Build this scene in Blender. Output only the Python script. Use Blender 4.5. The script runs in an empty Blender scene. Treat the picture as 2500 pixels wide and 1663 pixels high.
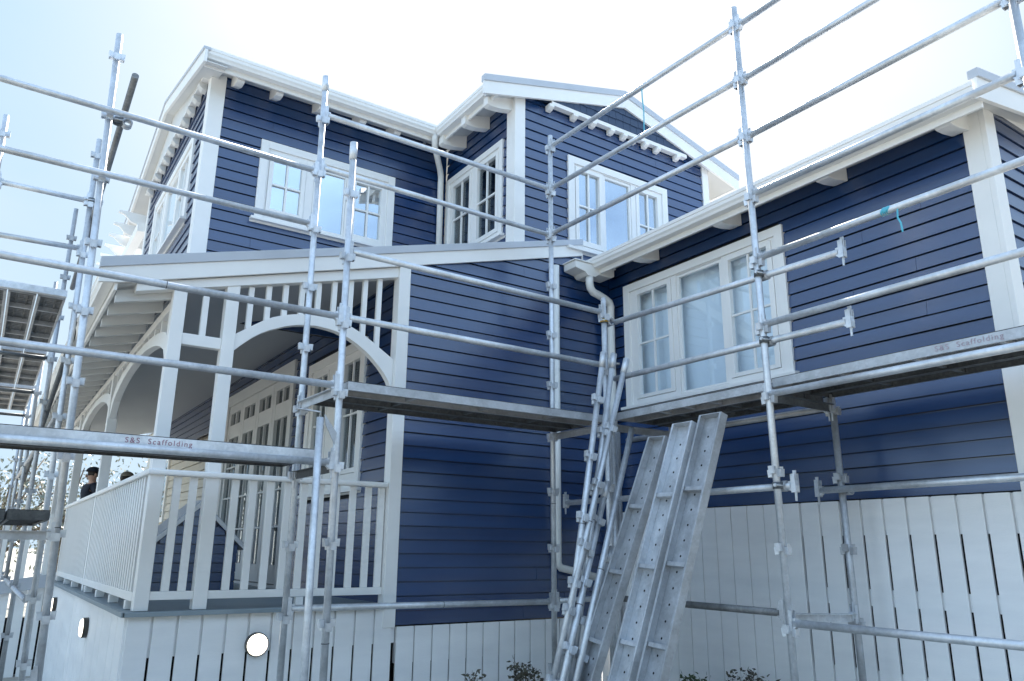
import bpy, bmesh, math, random
from mathutils import Vector, Matrix
random.seed(7)
sc = bpy.context.scene
COL = sc.collection
R = math.radians

# ------------------------------------------------------------------ camera, sky, sun, exposure
cam_d = bpy.data.cameras.new("camera"); cam = bpy.data.objects.new("camera", cam_d); COL.objects.link(cam)
cam_d.sensor_fit = 'HORIZONTAL'; cam_d.sensor_width = 36.0; cam_d.lens = 36.0 * 1881.0 / 2500.0
cam_d.clip_start = 0.05; cam_d.clip_end = 3000
_r = Vector((0.82889032, -0.55934675, 0.00848808)); _d = Vector((0.15437469, 0.21412959, -0.9645294)); _f = Vector((0.53768884, 0.80079943, 0.26383893))
cam.matrix_world = Matrix(((_r.x, -_d.x, -_f.x, 0), (_r.y, -_d.y, -_f.y, 0), (_r.z, -_d.z, -_f.z, 0), (0, 0, 0, 1)))
sc.camera = cam
GZ = -1.6      # ground height: the eye is the origin

SUN_EL, SUN_AZ = R(41), R(38)            # azimuth measured from +Y towards +X
w = bpy.data.worlds.new("World"); sc.world = w; w.use_nodes = True
nt = w.node_tree; nt.nodes.clear()
sky = nt.nodes.new('ShaderNodeTexSky'); sky.sky_type = 'NISHITA'; sky.sun_disc = False
sky.sun_elevation = SUN_EL; sky.sun_rotation = SUN_AZ; sky.air_density = 1.0; sky.dust_density = 1.0; sky.ozone_density = 1.0; sky.altitude = 50
bg = nt.nodes.new('ShaderNodeBackground'); out = nt.nodes.new('ShaderNodeOutputWorld')
tc = nt.nodes.new('ShaderNodeTexCoord'); mp = nt.nodes.new('ShaderNodeMapping'); mp.inputs['Scale'].default_value = (1.0, 1.0, 2.6)
nz = nt.nodes.new('ShaderNodeTexNoise'); nz.inputs['Scale'].default_value = 1.6; nz.inputs['Detail'].default_value = 5; nz.inputs['Roughness'].default_value = 0.5
rp = nt.nodes.new('ShaderNodeValToRGB'); rp.color_ramp.elements[0].position = 0.36; rp.color_ramp.elements[1].position = 0.68
rp.color_ramp.elements[0].color = (0.08, 0.08, 0.08, 1); rp.color_ramp.elements[1].color = (0.75, 0.75, 0.75, 1)
mx = nt.nodes.new('ShaderNodeMix'); mx.data_type = 'RGBA'
nt.links.new(tc.outputs['Generated'], mp.inputs['Vector']); nt.links.new(mp.outputs['Vector'], nz.inputs['Vector'])
nt.links.new(nz.outputs['Fac'], rp.inputs['Fac']); nt.links.new(rp.outputs['Color'], mx.inputs['Factor'])
cl = nt.nodes.new('ShaderNodeMix'); cl.data_type = 'RGBA'; cl.blend_type = 'DARKEN'; cl.inputs['Factor'].default_value = 1.0
# unseen sky opposite the sun brightened to light the walls; only thin veil sunward
dt = nt.nodes.new('ShaderNodeVectorMath'); dt.operation = 'DOT_PRODUCT'; dt.inputs[1].default_value = (-0.55, -0.83, 0.1); nt.links.new(tc.outputs['Generated'], dt.inputs[0])
mr = nt.nodes.new('ShaderNodeMapRange'); mr.interpolation_type = 'SMOOTHSTEP'; mr.inputs['From Min'].default_value = -0.35; mr.inputs['From Max'].default_value = 0.45; nt.links.new(dt.outputs['Value'], mr.inputs['Value'])
dsn = nt.nodes.new('ShaderNodeVectorMath'); dsn.operation = 'DOT_PRODUCT'; dsn.inputs[1].default_value = (math.sin(SUN_AZ) * math.cos(R(36)), math.cos(SUN_AZ) * math.cos(R(36)), math.sin(R(36))); nt.links.new(tc.outputs['Generated'], dsn.inputs[0])
ms = nt.nodes.new('ShaderNodeMapRange'); ms.interpolation_type = 'SMOOTHSTEP'; ms.inputs['From Min'].default_value = 0.80; ms.inputs['From Max'].default_value = 0.985; nt.links.new(dsn.outputs['Value'], ms.inputs['Value'])
glow = nt.nodes.new('ShaderNodeMix'); glow.data_type = 'RGBA'; glow.inputs['A'].default_value = (1.75, 2.5, 3.2, 1); glow.inputs['B'].default_value = (3.7, 3.7, 3.7, 1); nt.links.new(ms.outputs['Result'], glow.inputs['Factor'])
cap = nt.nodes.new('ShaderNodeMix'); cap.data_type = 'RGBA'; nt.links.new(glow.outputs['Result'], cap.inputs['A']); cap.inputs['B'].default_value = (4.0, 7.6, 12.0, 1)
veil = nt.nodes.new('ShaderNodeMix'); veil.data_type = 'RGBA'; veil.inputs['A'].default_value = (2.35, 2.8, 3.2, 1); veil.inputs['B'].default_value = (4.8, 6.8, 9.0, 1)
nt.links.new(mr.outputs['Result'], cap.inputs['Factor']); nt.links.new(mr.outputs['Result'], veil.inputs['Factor']); nt.links.new(cap.outputs['Result'], cl.inputs['B']); nt.links.new(veil.outputs['Result'], mx.inputs['B'])
nt.links.new(sky.outputs['Color'], cl.inputs['A']); nt.links.new(cl.outputs['Result'], mx.inputs['A'])
nt.links.new(mx.outputs['Result'], bg.inputs['Color']); bg.inputs['Strength'].default_value = 0.10
nt.links.new(bg.outputs['Background'], out.inputs['Surface'])

sd = bpy.data.lights.new("sun", 'SUN'); sun = bpy.data.objects.new("sun", sd); COL.objects.link(sun)
sd.energy = 4.6; sd.angle = R(0.6); sd.color = (1.0, 0.95, 0.86)
sdir = Vector((math.sin(SUN_AZ) * math.cos(SUN_EL), math.cos(SUN_AZ) * math.cos(SUN_EL), math.sin(SUN_EL)))
sun.rotation_euler = sdir.to_track_quat('Z', 'Y').to_euler()

vs = sc.view_settings
vs.view_transform = 'Standard'; vs.look = 'None'; vs.gamma = 1; vs.use_curve_mapping = False; vs.exposure = 1.7

# ------------------------------------------------------------------ materials
def lin(r, g, b): return (r, g, b, 1.0)
def newmat(name):
    m = bpy.data.materials.new(name); m.use_nodes = True
    return m, m.node_tree, m.node_tree.nodes['Principled BSDF']
def noise(t, scale, detail=3, rough=0.5, stretch=None, obj=True):
    c = t.nodes.new('ShaderNodeTexCoord'); n = t.nodes.new('ShaderNodeTexNoise')
    n.inputs['Scale'].default_value = scale; n.inputs['Detail'].default_value = detail; n.inputs['Roughness'].default_value = rough
    m = t.nodes.new('ShaderNodeMapping')
    if stretch: m.inputs['Scale'].default_value = stretch
    if obj:
        oi = t.nodes.new('ShaderNodeObjectInfo'); mul = t.nodes.new('ShaderNodeMath'); mul.operation = 'MULTIPLY'; mul.inputs[1].default_value = 37.0
        t.links.new(oi.outputs['Random'], mul.inputs[0]); t.links.new(mul.outputs[0], m.inputs['Location'])
    t.links.new(c.outputs['Object'], m.inputs['Vector']); t.links.new(m.outputs['Vector'], n.inputs['Vector'])
    return n
def ramp(t, src, stops):
    r = t.nodes.new('ShaderNodeValToRGB'); e = r.color_ramp.elements
    while len(e) < len(stops): e.new(0.5)
    for i, (p, c) in enumerate(stops): e[i].position = p; e[i].color = c
    t.links.new(src, r.inputs['Fac']); return r
def paint(name, c0, c1, rough=(0.35, 0.5), bump=0.1, scale=3.0, stretch=(1, 1, 1), spec=0.5, bscale=60):
    m, t, p = newmat(name)
    n = noise(t, scale, 4, 0.55, stretch)
    r = ramp(t, n.outputs['Fac'], [(0.3, c0), (0.7, c1)]); t.links.new(r.outputs['Color'], p.inputs['Base Color'])
    r2 = ramp(t, n.outputs['Fac'], [(0.3, lin(*[rough[0]] * 3)), (0.7, lin(*[rough[1]] * 3))]); t.links.new(r2.outputs['Color'], p.inputs['Roughness'])
    n2 = noise(t, bscale, 2, 0.5, stretch)
    b = t.nodes.new('ShaderNodeBump'); b.inputs['Strength'].default_value = bump; b.inputs['Distance'].default_value = 0.004
    t.links.new(n2.outputs['Fac'], b.inputs['Height']); t.links.new(b.outputs['Normal'], p.inputs['Normal'])
    p.inputs['Specular IOR Level'].default_value = spec
    return m
M = {}
M['navy'] = paint('navy_paint', lin(0.001, 0.024, 0.098), lin(0.002, 0.037, 0.138), (0.40, 0.55), 0.03, 1.0, (0.3, 0.3, 8.6), 0.12, 30)
_p = M['navy'].node_tree.nodes['Principled BSDF']; _p.inputs['Coat Weight'].default_value = 1.0; _p.inputs['Coat IOR'].default_value = 1.95; _p.inputs['Coat Roughness'].default_value = 0.27
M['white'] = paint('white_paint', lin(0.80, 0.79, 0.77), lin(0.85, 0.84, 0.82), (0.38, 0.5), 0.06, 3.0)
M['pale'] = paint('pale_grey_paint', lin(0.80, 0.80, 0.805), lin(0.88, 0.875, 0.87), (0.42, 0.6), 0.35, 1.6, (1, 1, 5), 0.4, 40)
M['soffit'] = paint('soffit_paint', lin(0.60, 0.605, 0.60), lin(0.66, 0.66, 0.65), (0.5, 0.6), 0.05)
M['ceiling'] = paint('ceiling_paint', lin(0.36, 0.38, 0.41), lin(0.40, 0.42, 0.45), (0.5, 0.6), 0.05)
M['roofgrey'] = paint('steel_roof_grey', lin(0.45, 0.48, 0.53), lin(0.50, 0.53, 0.58), (0.3, 0.45), 0.03)
M['cream'] = paint('cream_paint', lin(0.50, 0.47, 0.40), lin(0.58, 0.54, 0.46), (0.45, 0.6), 0.1)
M['pvc'] = paint('white_pvc', lin(0.72, 0.72, 0.70), lin(0.80, 0.80, 0.78), (0.25, 0.35), 0.02)
M['deck'] = paint('deck_paint', lin(0.20, 0.25, 0.28), lin(0.27, 0.32, 0.35), (0.4, 0.6), 0.2)
M['black'] = paint('black_void', lin(0.006, 0.007, 0.010), lin(0.012, 0.013, 0.016), (0.8, 0.9), 0.0)
M['shingle'] = paint('slate_shingle', lin(0.020, 0.040, 0.085), lin(0.035, 0.06, 0.115), (0.4, 0.6), 0.3, 9.0)
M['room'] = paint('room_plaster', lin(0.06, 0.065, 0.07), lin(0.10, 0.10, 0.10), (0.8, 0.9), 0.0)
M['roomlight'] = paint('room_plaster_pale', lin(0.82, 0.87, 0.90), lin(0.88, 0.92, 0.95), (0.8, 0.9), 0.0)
M['soil'] = paint('soil', lin(0.10, 0.08, 0.06), lin(0.18, 0.15, 0.11), (0.9, 1.0), 0.9, 3)
M['bronze'] = paint('dark_bronze', lin(0.05, 0.045, 0.04), lin(0.08, 0.07, 0.06), (0.3, 0.4), 0.0)
M['jacket'] = paint('dark_cloth', lin(0.012, 0.016, 0.03), lin(0.02, 0.025, 0.04), (0.8, 0.9), 0.3)
M['capgrey'] = paint('khaki_cloth', lin(0.22, 0.20, 0.16), lin(0.28, 0.25, 0.2), (0.8, 0.9), 0.3)
M['skin'] = paint('skin', lin(0.42, 0.26, 0.19), lin(0.5, 0.31, 0.23), (0.5, 0.6), 0.05)
M['hair'] = paint('dark_hair', lin(0.02, 0.014, 0.01), lin(0.03, 0.02, 0.015), (0.5, 0.6), 0.3)
M['trouser'] = paint('grey_cloth', lin(0.06, 0.06, 0.07), lin(0.09, 0.09, 0.1), (0.8, 0.9), 0.3)
M['tape'] = paint('blue_tape', lin(0.05, 0.36, 0.50), lin(0.10, 0.48, 0.60), (0.3, 0.4), 0.0)
M['redpaint'] = paint('faded_red_stencil', lin(0.24, 0.10, 0.15), lin(0.34, 0.18, 0.23), (0.6, 0.8), 0.0, 30)
M['redfaint'] = paint('very_faded_red_stencil', lin(0.34, 0.25, 0.30), lin(0.42, 0.34, 0.38), (0.6, 0.8), 0.0, 30)
M['yellow'] = paint('yellow_paint', lin(0.65, 0.38, 0.02), lin(0.7, 0.45, 0.05), (0.4, 0.6), 0.0)
M['bark'] = paint('bark', lin(0.07, 0.055, 0.04), lin(0.14, 0.11, 0.08), (0.9, 1), 0.8)
def leafmat(name, c0, c1):
    m, t, p = newmat(name)
    n = noise(t, 7.0, 3, 0.6)
    r = ramp(t, n.outputs['Fac'], [(0.35, c0), (0.65, c1)]); t.links.new(r.outputs['Color'], p.inputs['Base Color'])
    p.inputs['Roughness'].default_value = 0.5
    return m
M['leaf'] = leafmat('shrub_leaf', lin(0.02, 0.04, 0.015), lin(0.07, 0.10, 0.03))
M['leafred'] = leafmat('shrub_leaf_dark', lin(0.045, 0.035, 0.03), lin(0.10, 0.09, 0.05))
M['leaffar'] = leafmat('tree_leaf', lin(0.12, 0.13, 0.09), lin(0.24, 0.24, 0.18))
def galv(name, c0, c1, rgh=(0.42, 0.60), metal=0.65):
    m, t, p = newmat(name)
    n = noise(t, 9, 6, 0.65); v = t.nodes.new('ShaderNodeTexVoronoi'); v.inputs['Scale'].default_value = 55
    c = t.nodes.new('ShaderNodeTexCoord'); t.links.new(c.outputs['Object'], v.inputs['Vector'])
    mm = t.nodes.new('ShaderNodeMix'); mm.data_type = 'FLOAT'; mm.inputs['Factor'].default_value = 0.25
    t.links.new(n.outputs['Fac'], mm.inputs['A']); t.links.new(v.outputs['Color'], mm.inputs['B'])
    r = ramp(t, mm.outputs['Result'], [(0.28, c0), (0.5, tuple((a + b) / 2 for a, b in zip(c0, c1))), (0.72, c1)]); t.links.new(r.outputs['Color'], p.inputs['Base Color'])
    r2 = ramp(t, n.outputs['Fac'], [(0.3, lin(*[rgh[0]] * 3)), (0.7, lin(*[rgh[1]] * 3))]); t.links.new(r2.outputs['Color'], p.inputs['Roughness'])
    nw = noise(t, 2.3, 5, 0.7); rw = ramp(t, nw.outputs['Fac'], [(0.38, lin(0.70, 0.69, 0.68)), (0.56, lin(1, 1, 1))])
    mu = t.nodes.new('ShaderNodeMix'); mu.data_type = 'RGBA'; mu.blend_type = 'MULTIPLY'; mu.inputs['Factor'].default_value = 0.8
    t.links.new(r.outputs['Color'], mu.inputs['A']); t.links.new(rw.outputs['Color'], mu.inputs['B']); t.links.new(mu.outputs['Result'], p.inputs['Base Color'])
    b = t.nodes.new('ShaderNodeBump'); b.inputs['Strength'].default_value = 0.12; b.inputs['Distance'].default_value = 0.003
    t.links.new(n.outputs['Fac'], b.inputs['Height']); t.links.new(b.outputs['Normal'], p.inputs['Normal'])
    p.inputs['Metallic'].default_value = metal
    return m
M['galv'] = galv('galvanised_steel', lin(0.58, 0.61, 0.65), lin(0.77, 0.79, 0.82))
M['galvdull'] = galv('weathered_galvanised_steel', lin(0.43, 0.445, 0.47), lin(0.57, 0.59, 0.62), (0.45, 0.62), 0.6)
M['galvmid'] = galv('grimy_grey_steel', lin(0.17, 0.175, 0.18), lin(0.32, 0.32, 0.32), (0.5, 0.7), 0.5)
M['panshade'] = galv('deck_pan_painted_shade', lin(0.030, 0.032, 0.036), lin(0.075, 0.078, 0.085), (0.6, 0.8), 0.2)  # shade under the platforms painted into the pan colour
M['galvdark'] = galv('grimy_and_shaded_steel', lin(0.085, 0.095, 0.105), lin(0.19, 0.205, 0.22), (0.55, 0.75), 0.5)  # dark fittings; on rear planks it paints in the platform shade
def glass(name, refl, tint=(0.75, 0.8, 0.82, 1)):
    m = bpy.data.materials.new(name); m.use_nodes = True; t = m.node_tree; t.nodes.clear()
    o = t.nodes.new('ShaderNodeOutputMaterial'); mix = t.nodes.new('ShaderNodeMixShader'); tr = t.nodes.new('ShaderNodeBsdfTransparent'); gl = t.nodes.new('ShaderNodeBsdfGlossy')
    lw = t.nodes.new('ShaderNodeLayerWeight'); lw.inputs['Blend'].default_value = 0.5; pw = t.nodes.new('ShaderNodeMath'); pw.operation = 'POWER'; pw.inputs[1].default_value = 4.0; t.links.new(lw.outputs['Facing'], pw.inputs[0])
    a = t.nodes.new('ShaderNodeMath'); a.operation = 'ADD'; a.inputs[1].default_value = refl; a.use_clamp = True
    n = noise(t, 1.3, 2, 0.5); b = t.nodes.new('ShaderNodeBump'); b.inputs['Strength'].default_value = 0.12; b.inputs['Distance'].default_value = 0.01
    t.links.new(n.outputs['Fac'], b.inputs['Height']); t.links.new(b.outputs['Normal'], gl.inputs['Normal'])
    tr.inputs['Color'].default_value = tint; gl.inputs['Roughness'].default_value = 0.02; gl.inputs['Color'].default_value = (0.88, 0.93, 0.97, 1)
    t.links.new(pw.outputs[0], a.inputs[0]); t.links.new(a.outputs[0], mix.inputs['Fac'])
    t.links.new(tr.outputs[0], mix.inputs[1]); t.links.new(gl.outputs[0], mix.inputs[2]); t.links.new(mix.outputs[0], o.inputs['Surface'])
    return m
M['glass'] = glass('window_glass', 0.55)
M['glassdark'] = glass('shaded_window_glass', 0.07)
M['glassclear'] = glass('bright_window_glass', 0.07, (0.95, 0.98, 1, 1))
m, t, p = newmat('lit_diffuser'); p.inputs['Base Color'].default_value = lin(0.9, 0.88, 0.82); p.inputs['Emission Color'].default_value = lin(1, 0.93, 0.78); p.inputs['Emission Strength'].default_value = 1.6; M['lamp'] = m

# ------------------------------------------------------------------ mesh helpers
def tag(o, label=None, cat=None, group=None, kind=None):
    if label: o['label'] = label
    if cat: o['category'] = cat
    if group: o['group'] = group
    if kind: o['kind'] = kind
    return o
class MB:
    def __init__(s): s.b = bmesh.new()
    def box(s, x0, x1, y0, y1, z0, z1):
        v = [s.b.verts.new((x, y, z)) for x in (x0, x1) for y in (y0, y1) for z in (z0, z1)]
        for f in ((0, 1, 3, 2), (4, 6, 7, 5), (0, 4, 5, 1), (2, 3, 7, 6), (0, 2, 6, 4), (1, 5, 7, 3)): s.b.faces.new([v[i] for i in f])
        return s
    def prism(s, pts, vec):
        vec = Vector(vec); a = [s.b.verts.new(Vector(p)) for p in pts]; c = [s.b.verts.new(Vector(p) + vec) for p in pts]; n = len(pts)
        s.b.faces.new(a); s.b.faces.new(c[::-1])
        for i in range(n): s.b.faces.new((a[i], c[i], c[(i + 1) % n], a[(i + 1) % n]))
        return s
    def tube(s, p0, p1, r, seg=14, r1=None, cap=True):
        p0, p1 = Vector(p0), Vector(p1); d = (p1 - p0).normalized(); r1 = r if r1 is None else r1
        u = d.orthogonal().normalized(); w_ = d.cross(u); A = []; B = []
        for i in range(seg):
            a = 2 * math.pi * i / seg; k = u * math.cos(a) + w_ * math.sin(a)
            A.append(s.b.verts.new(p0 + k * r)); B.append(s.b.verts.new(p1 + k * r1))
        for i in range(seg):
            f = s.b.faces.new((A[i], A[(i + 1) % seg], B[(i + 1) % seg], B[i])); f.smooth = True
        if cap: s.b.faces.new(A[::-1]); s.b.faces.new(B)
        return s
    def ring(s, p0, p1, r, r_in, seg=16):      # hollow end
        p0, p1 = Vector(p0), Vector(p1); d = (p1 - p0).normalized(); u = d.orthogonal().normalized(); w_ = d.cross(u); L = []
        for (p, q) in ((p0, r), (p1, r), (p1, r_in), (p0, r_in)):
            L.append([s.b.verts.new(p + (u * math.cos(2 * math.pi * i / seg) + w_ * math.sin(2 * math.pi * i / seg)) * q) for i in range(seg)])
        for k in range(4):
            for i in range(seg):
                f = s.b.faces.new((L[k][i], L[k][(i + 1) % seg], L[(k + 1) % 4][(i + 1) % seg], L[(k + 1) % 4][i])); f.smooth = k in (0, 2)
        return s
    def path(s, pts, r, seg=14):
        pts = [Vector(p) for p in pts]; rings = []; prev = None
        for i, p in enumerate(pts):
            d = (pts[min(i + 1, len(pts) - 1)] - pts[max(i - 1, 0)]).normalized()
            if prev is None: u = d.orthogonal().normalized()
            else: u = (prev - d * prev.dot(d)).normalized()
            prev = u; w_ = d.cross(u)
            rings.append([s.b.verts.new(p + (u * math.cos(2 * math.pi * k / seg) + w_ * math.sin(2 * math.pi * k / seg)) * r) for k in range(seg)])
        for a, c in zip(rings, rings[1:]):
            for k in range(seg):
                f = s.b.faces.new((a[k], a[(k + 1) % seg], c[(k + 1) % seg], c[k])); f.smooth = True
        s.b.faces.new(rings[0][::-1]); s.b.faces.new(rings[-1])
        return s
    def build(s, name, mat, parent=None, org=(0, 0, 0), bevel=0.0, matrix=None):
        bmesh.ops.recalc_face_normals(s.b, faces=s.b.faces)
        o_ = Vector(org)
        for v in s.b.verts: v.co -= o_
        me = bpy.data.meshes.new(name); s.b.to_mesh(me); s.b.free()
        me.materials.append(M[mat] if isinstance(mat, str) else mat)
        o = bpy.data.objects.new(name, me); COL.objects.link(o)
        if parent: o.parent = parent
        elif matrix is not None: o.matrix_world = matrix
        else: o.location = o_
        if bevel:
            md = o.modifiers.new('bevel', 'BEVEL'); md.width = bevel; md.segments = 2; md.limit_method = 'ANGLE'; md.angle_limit = R(50)
        return o
def empty(name, loc=(0, 0, 0)):
    o = bpy.data.objects.new(name, None); COL.objects.link(o); o.location = loc; o.empty_display_size = 0.2; return o

# wall frames: 'F' faces the viewer's left-front (normal -Y) and runs along X; 'S' faces -X and runs along Y
class FR:
    def __init__(s, kind, c): s.k, s.c = kind, c
    def P(s, a, z, w_): return Vector((a, s.c - w_, z)) if s.k == 'F' else Vector((s.c - w_, a, z))
def fbox(mb, fr, a0, a1, z0, z1, w0, w1):
    p, q = fr.P(a0, z0, w0), fr.P(a1, z1, w1)
    mb.box(min(p.x, q.x), max(p.x, q.x), min(p.y, q.y), max(p.y, q.y), z0, z1)
def frame(mb, fr, o, i, w0, w1):   # rectangular ring: o, i = (a0,a1,z0,z1); jambs run full height, rails butt between
    fbox(mb, fr, o[0], i[0], o[2], o[3], w0, w1); fbox(mb, fr, i[1], o[1], o[2], o[3], w0, w1)
    if i[2] > o[2]: fbox(mb, fr, i[0], i[1], o[2], i[2], w0, w1)
    if o[3] > i[3]: fbox(mb, fr, i[0], i[1], i[3], o[3], w0, w1)

COVER = 0.1155
def boards(fr, a0f, a1f, z0, z1, holes=(), cover=COVER, joints=0.35, seed=1):
    """bevel-back weatherboards; a0f/a1f give the ends of a row from its middle height"""
    rnd = random.Random(seed); mb = MB(); n = int(math.ceil((z1 - z0) / cover - 1e-6))
    for i in range(n):
        zb = z0 + i * cover; zt = min(zb + cover, z1 + 0.0); mid = (zb + zt) / 2
        a0 = a0f(mid) if callable(a0f) else a0f; a1 = a1f(mid) if callable(a1f) else a1f
        if a1 - a0 < 0.02: continue
        iv = [(a0, a1)]
        for (h0, h1, hz0, hz1) in holes:
            if zt > hz0 + 0.01 and zb < hz1 - 0.01:
                nx = []
                for (p, q) in iv:
                    if h1 <= p or h0 >= q: nx.append((p, q)); continue
                    if h0 - p > 0.01: nx.append((p, h0))
                    if q - h1 > 0.01: nx.append((h1, q))
                iv = nx
        fin = []
        for (p, q) in iv:
            if q - p > 1.4 and rnd.random() < joints:
                c = rnd.uniform(p + 0.4, q - 0.4); fin += [(p, c - 0.0012), (c + 0.0012, q)]
            else: fin.append((p, q))
        for (p, q) in fin:
            dz = rnd.uniform(-0.002, 0.002); dw = rnd.uniform(-0.0008, 0.0012)
            prof = [(zb + dz, 0.0235 + dw), (zt - .0105, 0.0125), (zt - .0103, -0.008), (zt, -0.008), (zt, -0.012), (zb + dz + .004, -0.012), (zb + dz + .004, 0.012), (zb + dz, 0.017)]
            mb.prism([fr.P(p, z_, w_) for z_, w_ in prof], fr.P(q, 0, 0) - fr.P(p, 0, 0))
    return mb

# ------------------------------------------------------------------ ground
mb = MB(); mb.b.faces.new([mb.b.verts.new(p) for p in ((-900, -900, GZ), (900, -900, GZ), (900, 900, GZ), (-900, 900, GZ))])
gm, t, p = newmat('ground_soil_and_grass')
n = noise(t, 0.35, 8, 0.65, None, False); r = ramp(t, n.outputs['Fac'], [(0.35, lin(0.42, 0.40, 0.37)), (0.55, lin(0.30, 0.29, 0.25)), (0.7, lin(0.48, 0.46, 0.43))]); t.links.new(r.outputs['Color'], p.inputs['Base Color']); p.inputs['Roughness'].default_value = 0.95
mb.b.normal_update()
g = mb.build('ground', gm); tag(g, kind='structure')

# ================================================================== THE HOUSE
YF, XS, XB, YU, X1 = 6.2, 5.459, 4.19, 7.72, 1.35
HO = (4.0, 8.0, GZ)
house = empty('house', HO)
tag(house, 'navy weatherboard two storey house with white trim, arched veranda and gabled upper floor', 'house')
def part(mb, name, mat, bevel=0.0, parent=None): return mb.build(name, mat, parent or house, HO, bevel)
F0, S0, SB, FU, SU = FR('F', YF), FR('S', XS), FR('S', XB), FR('F', YU), FR('S', X1)
lean = lambda x: 1.957 + 0.275 * x          # top of the lean-to verge
PK, SL = 5.70, 0.268                         # gable peak x and slope
rake = lambda x: 5.39 - SL * abs(x - PK)     # top of centre gable roof at x

def window(fr, outer, sashes, hole, sill=True, tw=0.085, pane='glass', room='room', depth=1.4, sillover=0.04):
    """outer = casing outside; hole = wall opening; sashes = [(sash rect),(glass rect), nv, nh]"""
    mb = MB(); frame(mb, fr, outer, (outer[0] + tw, outer[1] - tw, outer[2] + (0.02 if sill else tw), outer[3] - tw), -0.012, 0.042)
    # inner field between casing and sashes
    xs = sorted(sashes, key=lambda q: q[0][0]); zlo = min(q[0][2] for q in xs); zhi = max(q[0][3] for q in xs)
    a = outer[0] + tw; z0, z1 = outer[2] + 0.02, outer[3] - tw
    for q in xs:
        s = q[0]
        if s[0] - a > 0.004: fbox(mb, fr, a, s[0], z0, z1, -0.03, 0.024)
        if z1 - s[3] > 0.004: fbox(mb, fr, s[0], s[1], s[3], z1, -0.03, 0.024)
        if s[2] - z0 > 0.004: fbox(mb, fr, s[0], s[1], z0, s[2], -0.03, 0.024)
        a = s[1]
    if outer[1] - tw - a > 0.004: fbox(mb, fr, a, outer[1] - tw, z0, z1, -0.03, 0.024)
    win = part(mb, 'window', 'white', 0.003)
    for (s, gl, nv, nh) in xs:
        mb = MB(); e = 0.003
        frame(mb, fr, (s[0] + e, s[1] - e, s[2] + e, s[3] - e), gl, -0.02, 0.017 if nv == 0 and nh == 0 else 0.032)
        for k in range(nv):
            c = gl[0] + (gl[1] - gl[0]) * (k + 1) / (nv + 1); fbox(mb, fr, c - 0.010, c + 0.010, gl[2], gl[3], -0.002, 0.020)
        for k in range(nh):
            c = gl[2] + (gl[3] - gl[2]) * (k + 1) / (nh + 1)
            if nv:
                cs = [gl[0]] + [gl[0] + (gl[1] - gl[0]) * (j + 1) / (nv + 1) for j in range(nv)] + [gl[1]]
                for u, v in zip(cs, cs[1:]): fbox(mb, fr, u + (0.0102 if u != gl[0] else 0), v - (0.0102 if v != gl[1] else 0), c - 0.010, c + 0.010, -0.002, 0.018)
            else: fbox(mb, fr, gl[0], gl[1], c - 0.010, c + 0.010, -0.002, 0.018)
        part(mb, 'sash', 'white', 0.002, win)
        mb = MB(); fbox(mb, fr, gl[0] - 0.004, gl[1] + 0.004, gl[2] - 0.004, gl[3] + 0.004, -0.010, -0.005)
        part(mb, 'pane', pane, 0, win)
    if sill:
        mb = MB(); z = outer[2] + 0.02
        prof = [(z, -0.01), (z - 0.004, 0.085), (z - 0.034, 0.085), (z - 0.030, 0.02), (z - 0.05, 0.02), (z - 0.05, -0.01)]
        mb.prism([fr.P(outer[0] - sillover, z_, w_) for z_, w_ in prof], fr.P(outer[1] + sillover, 0, 0) - fr.P(outer[0] - sillover, 0, 0))
        part(mb, 'sill', 'white', 0.002, win)
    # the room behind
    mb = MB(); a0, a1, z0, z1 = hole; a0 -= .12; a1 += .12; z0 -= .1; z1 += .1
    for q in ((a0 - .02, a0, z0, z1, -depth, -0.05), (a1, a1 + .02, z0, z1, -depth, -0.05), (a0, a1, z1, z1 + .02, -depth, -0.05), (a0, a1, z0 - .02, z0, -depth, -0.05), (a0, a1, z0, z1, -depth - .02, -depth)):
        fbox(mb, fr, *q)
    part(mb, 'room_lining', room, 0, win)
    return win

# ---- windows first (their openings cut the boards)
gF1 = [((2.00, 2.41, 3.42, 4.12), (2.05, 2.365, 3.49, 4.07), 1, 1), ((2.50, 2.885, 3.37, 4.11), (2.522, 2.866, 3.392, 4.085), 0, 0), ((2.95, 3.36, 3.36, 4.12), (2.998, 3.312, 3.43, 4.07), 1, 1)]
window(FU, (1.895, 3.472, 3.33, 4.262), gF1, (1.935, 3.432, 3.36, 4.222))
gSB = [((6.50, 7.00, 3.33, 4.31), (6.555, 6.95, 3.385, 4.265), 1, 1), ((7.08, 7.56, 3.33, 4.31), (7.125, 7.515, 3.385, 4.265), 1, 1)]
window(SB, (6.41, 7.67, 3.25, 4.405), gSB, (6.45, 7.63, 3.28, 4.365), pane='glassdark', tw=0.07)
gG = [((4.985, 5.385, 3.27, 4.225), (5.035, 5.34, 3.335, 4.18), 1, 1), ((5.41, 5.83, 3.27, 4.235), (5.435, 5.805, 3.30, 4.20), 0, 0), ((5.905, 6.305, 3.27, 4.225), (5.955, 6.258, 3.335, 4.18), 1, 1)]
window(F0, (4.88, 6.424, 3.20, 4.33), gG, (4.92, 6.384, 3.23, 4.29))
gS = [((5.22, 5.765, 1.52, 2.68), (5.275, 5.712, 1.56, 2.64), 1, 1), ((4.565, 5.155, 1.48, 2.69), (4.60, 5.12, 1.505, 2.66), 0, 0), ((3.995, 4.53, 1.52, 2.68), (4.05, 4.482, 1.56, 2.64), 1, 1)]
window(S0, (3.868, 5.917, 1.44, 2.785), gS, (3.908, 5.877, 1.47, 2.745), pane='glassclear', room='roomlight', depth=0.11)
S1 = FR('S', 2.95)
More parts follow.
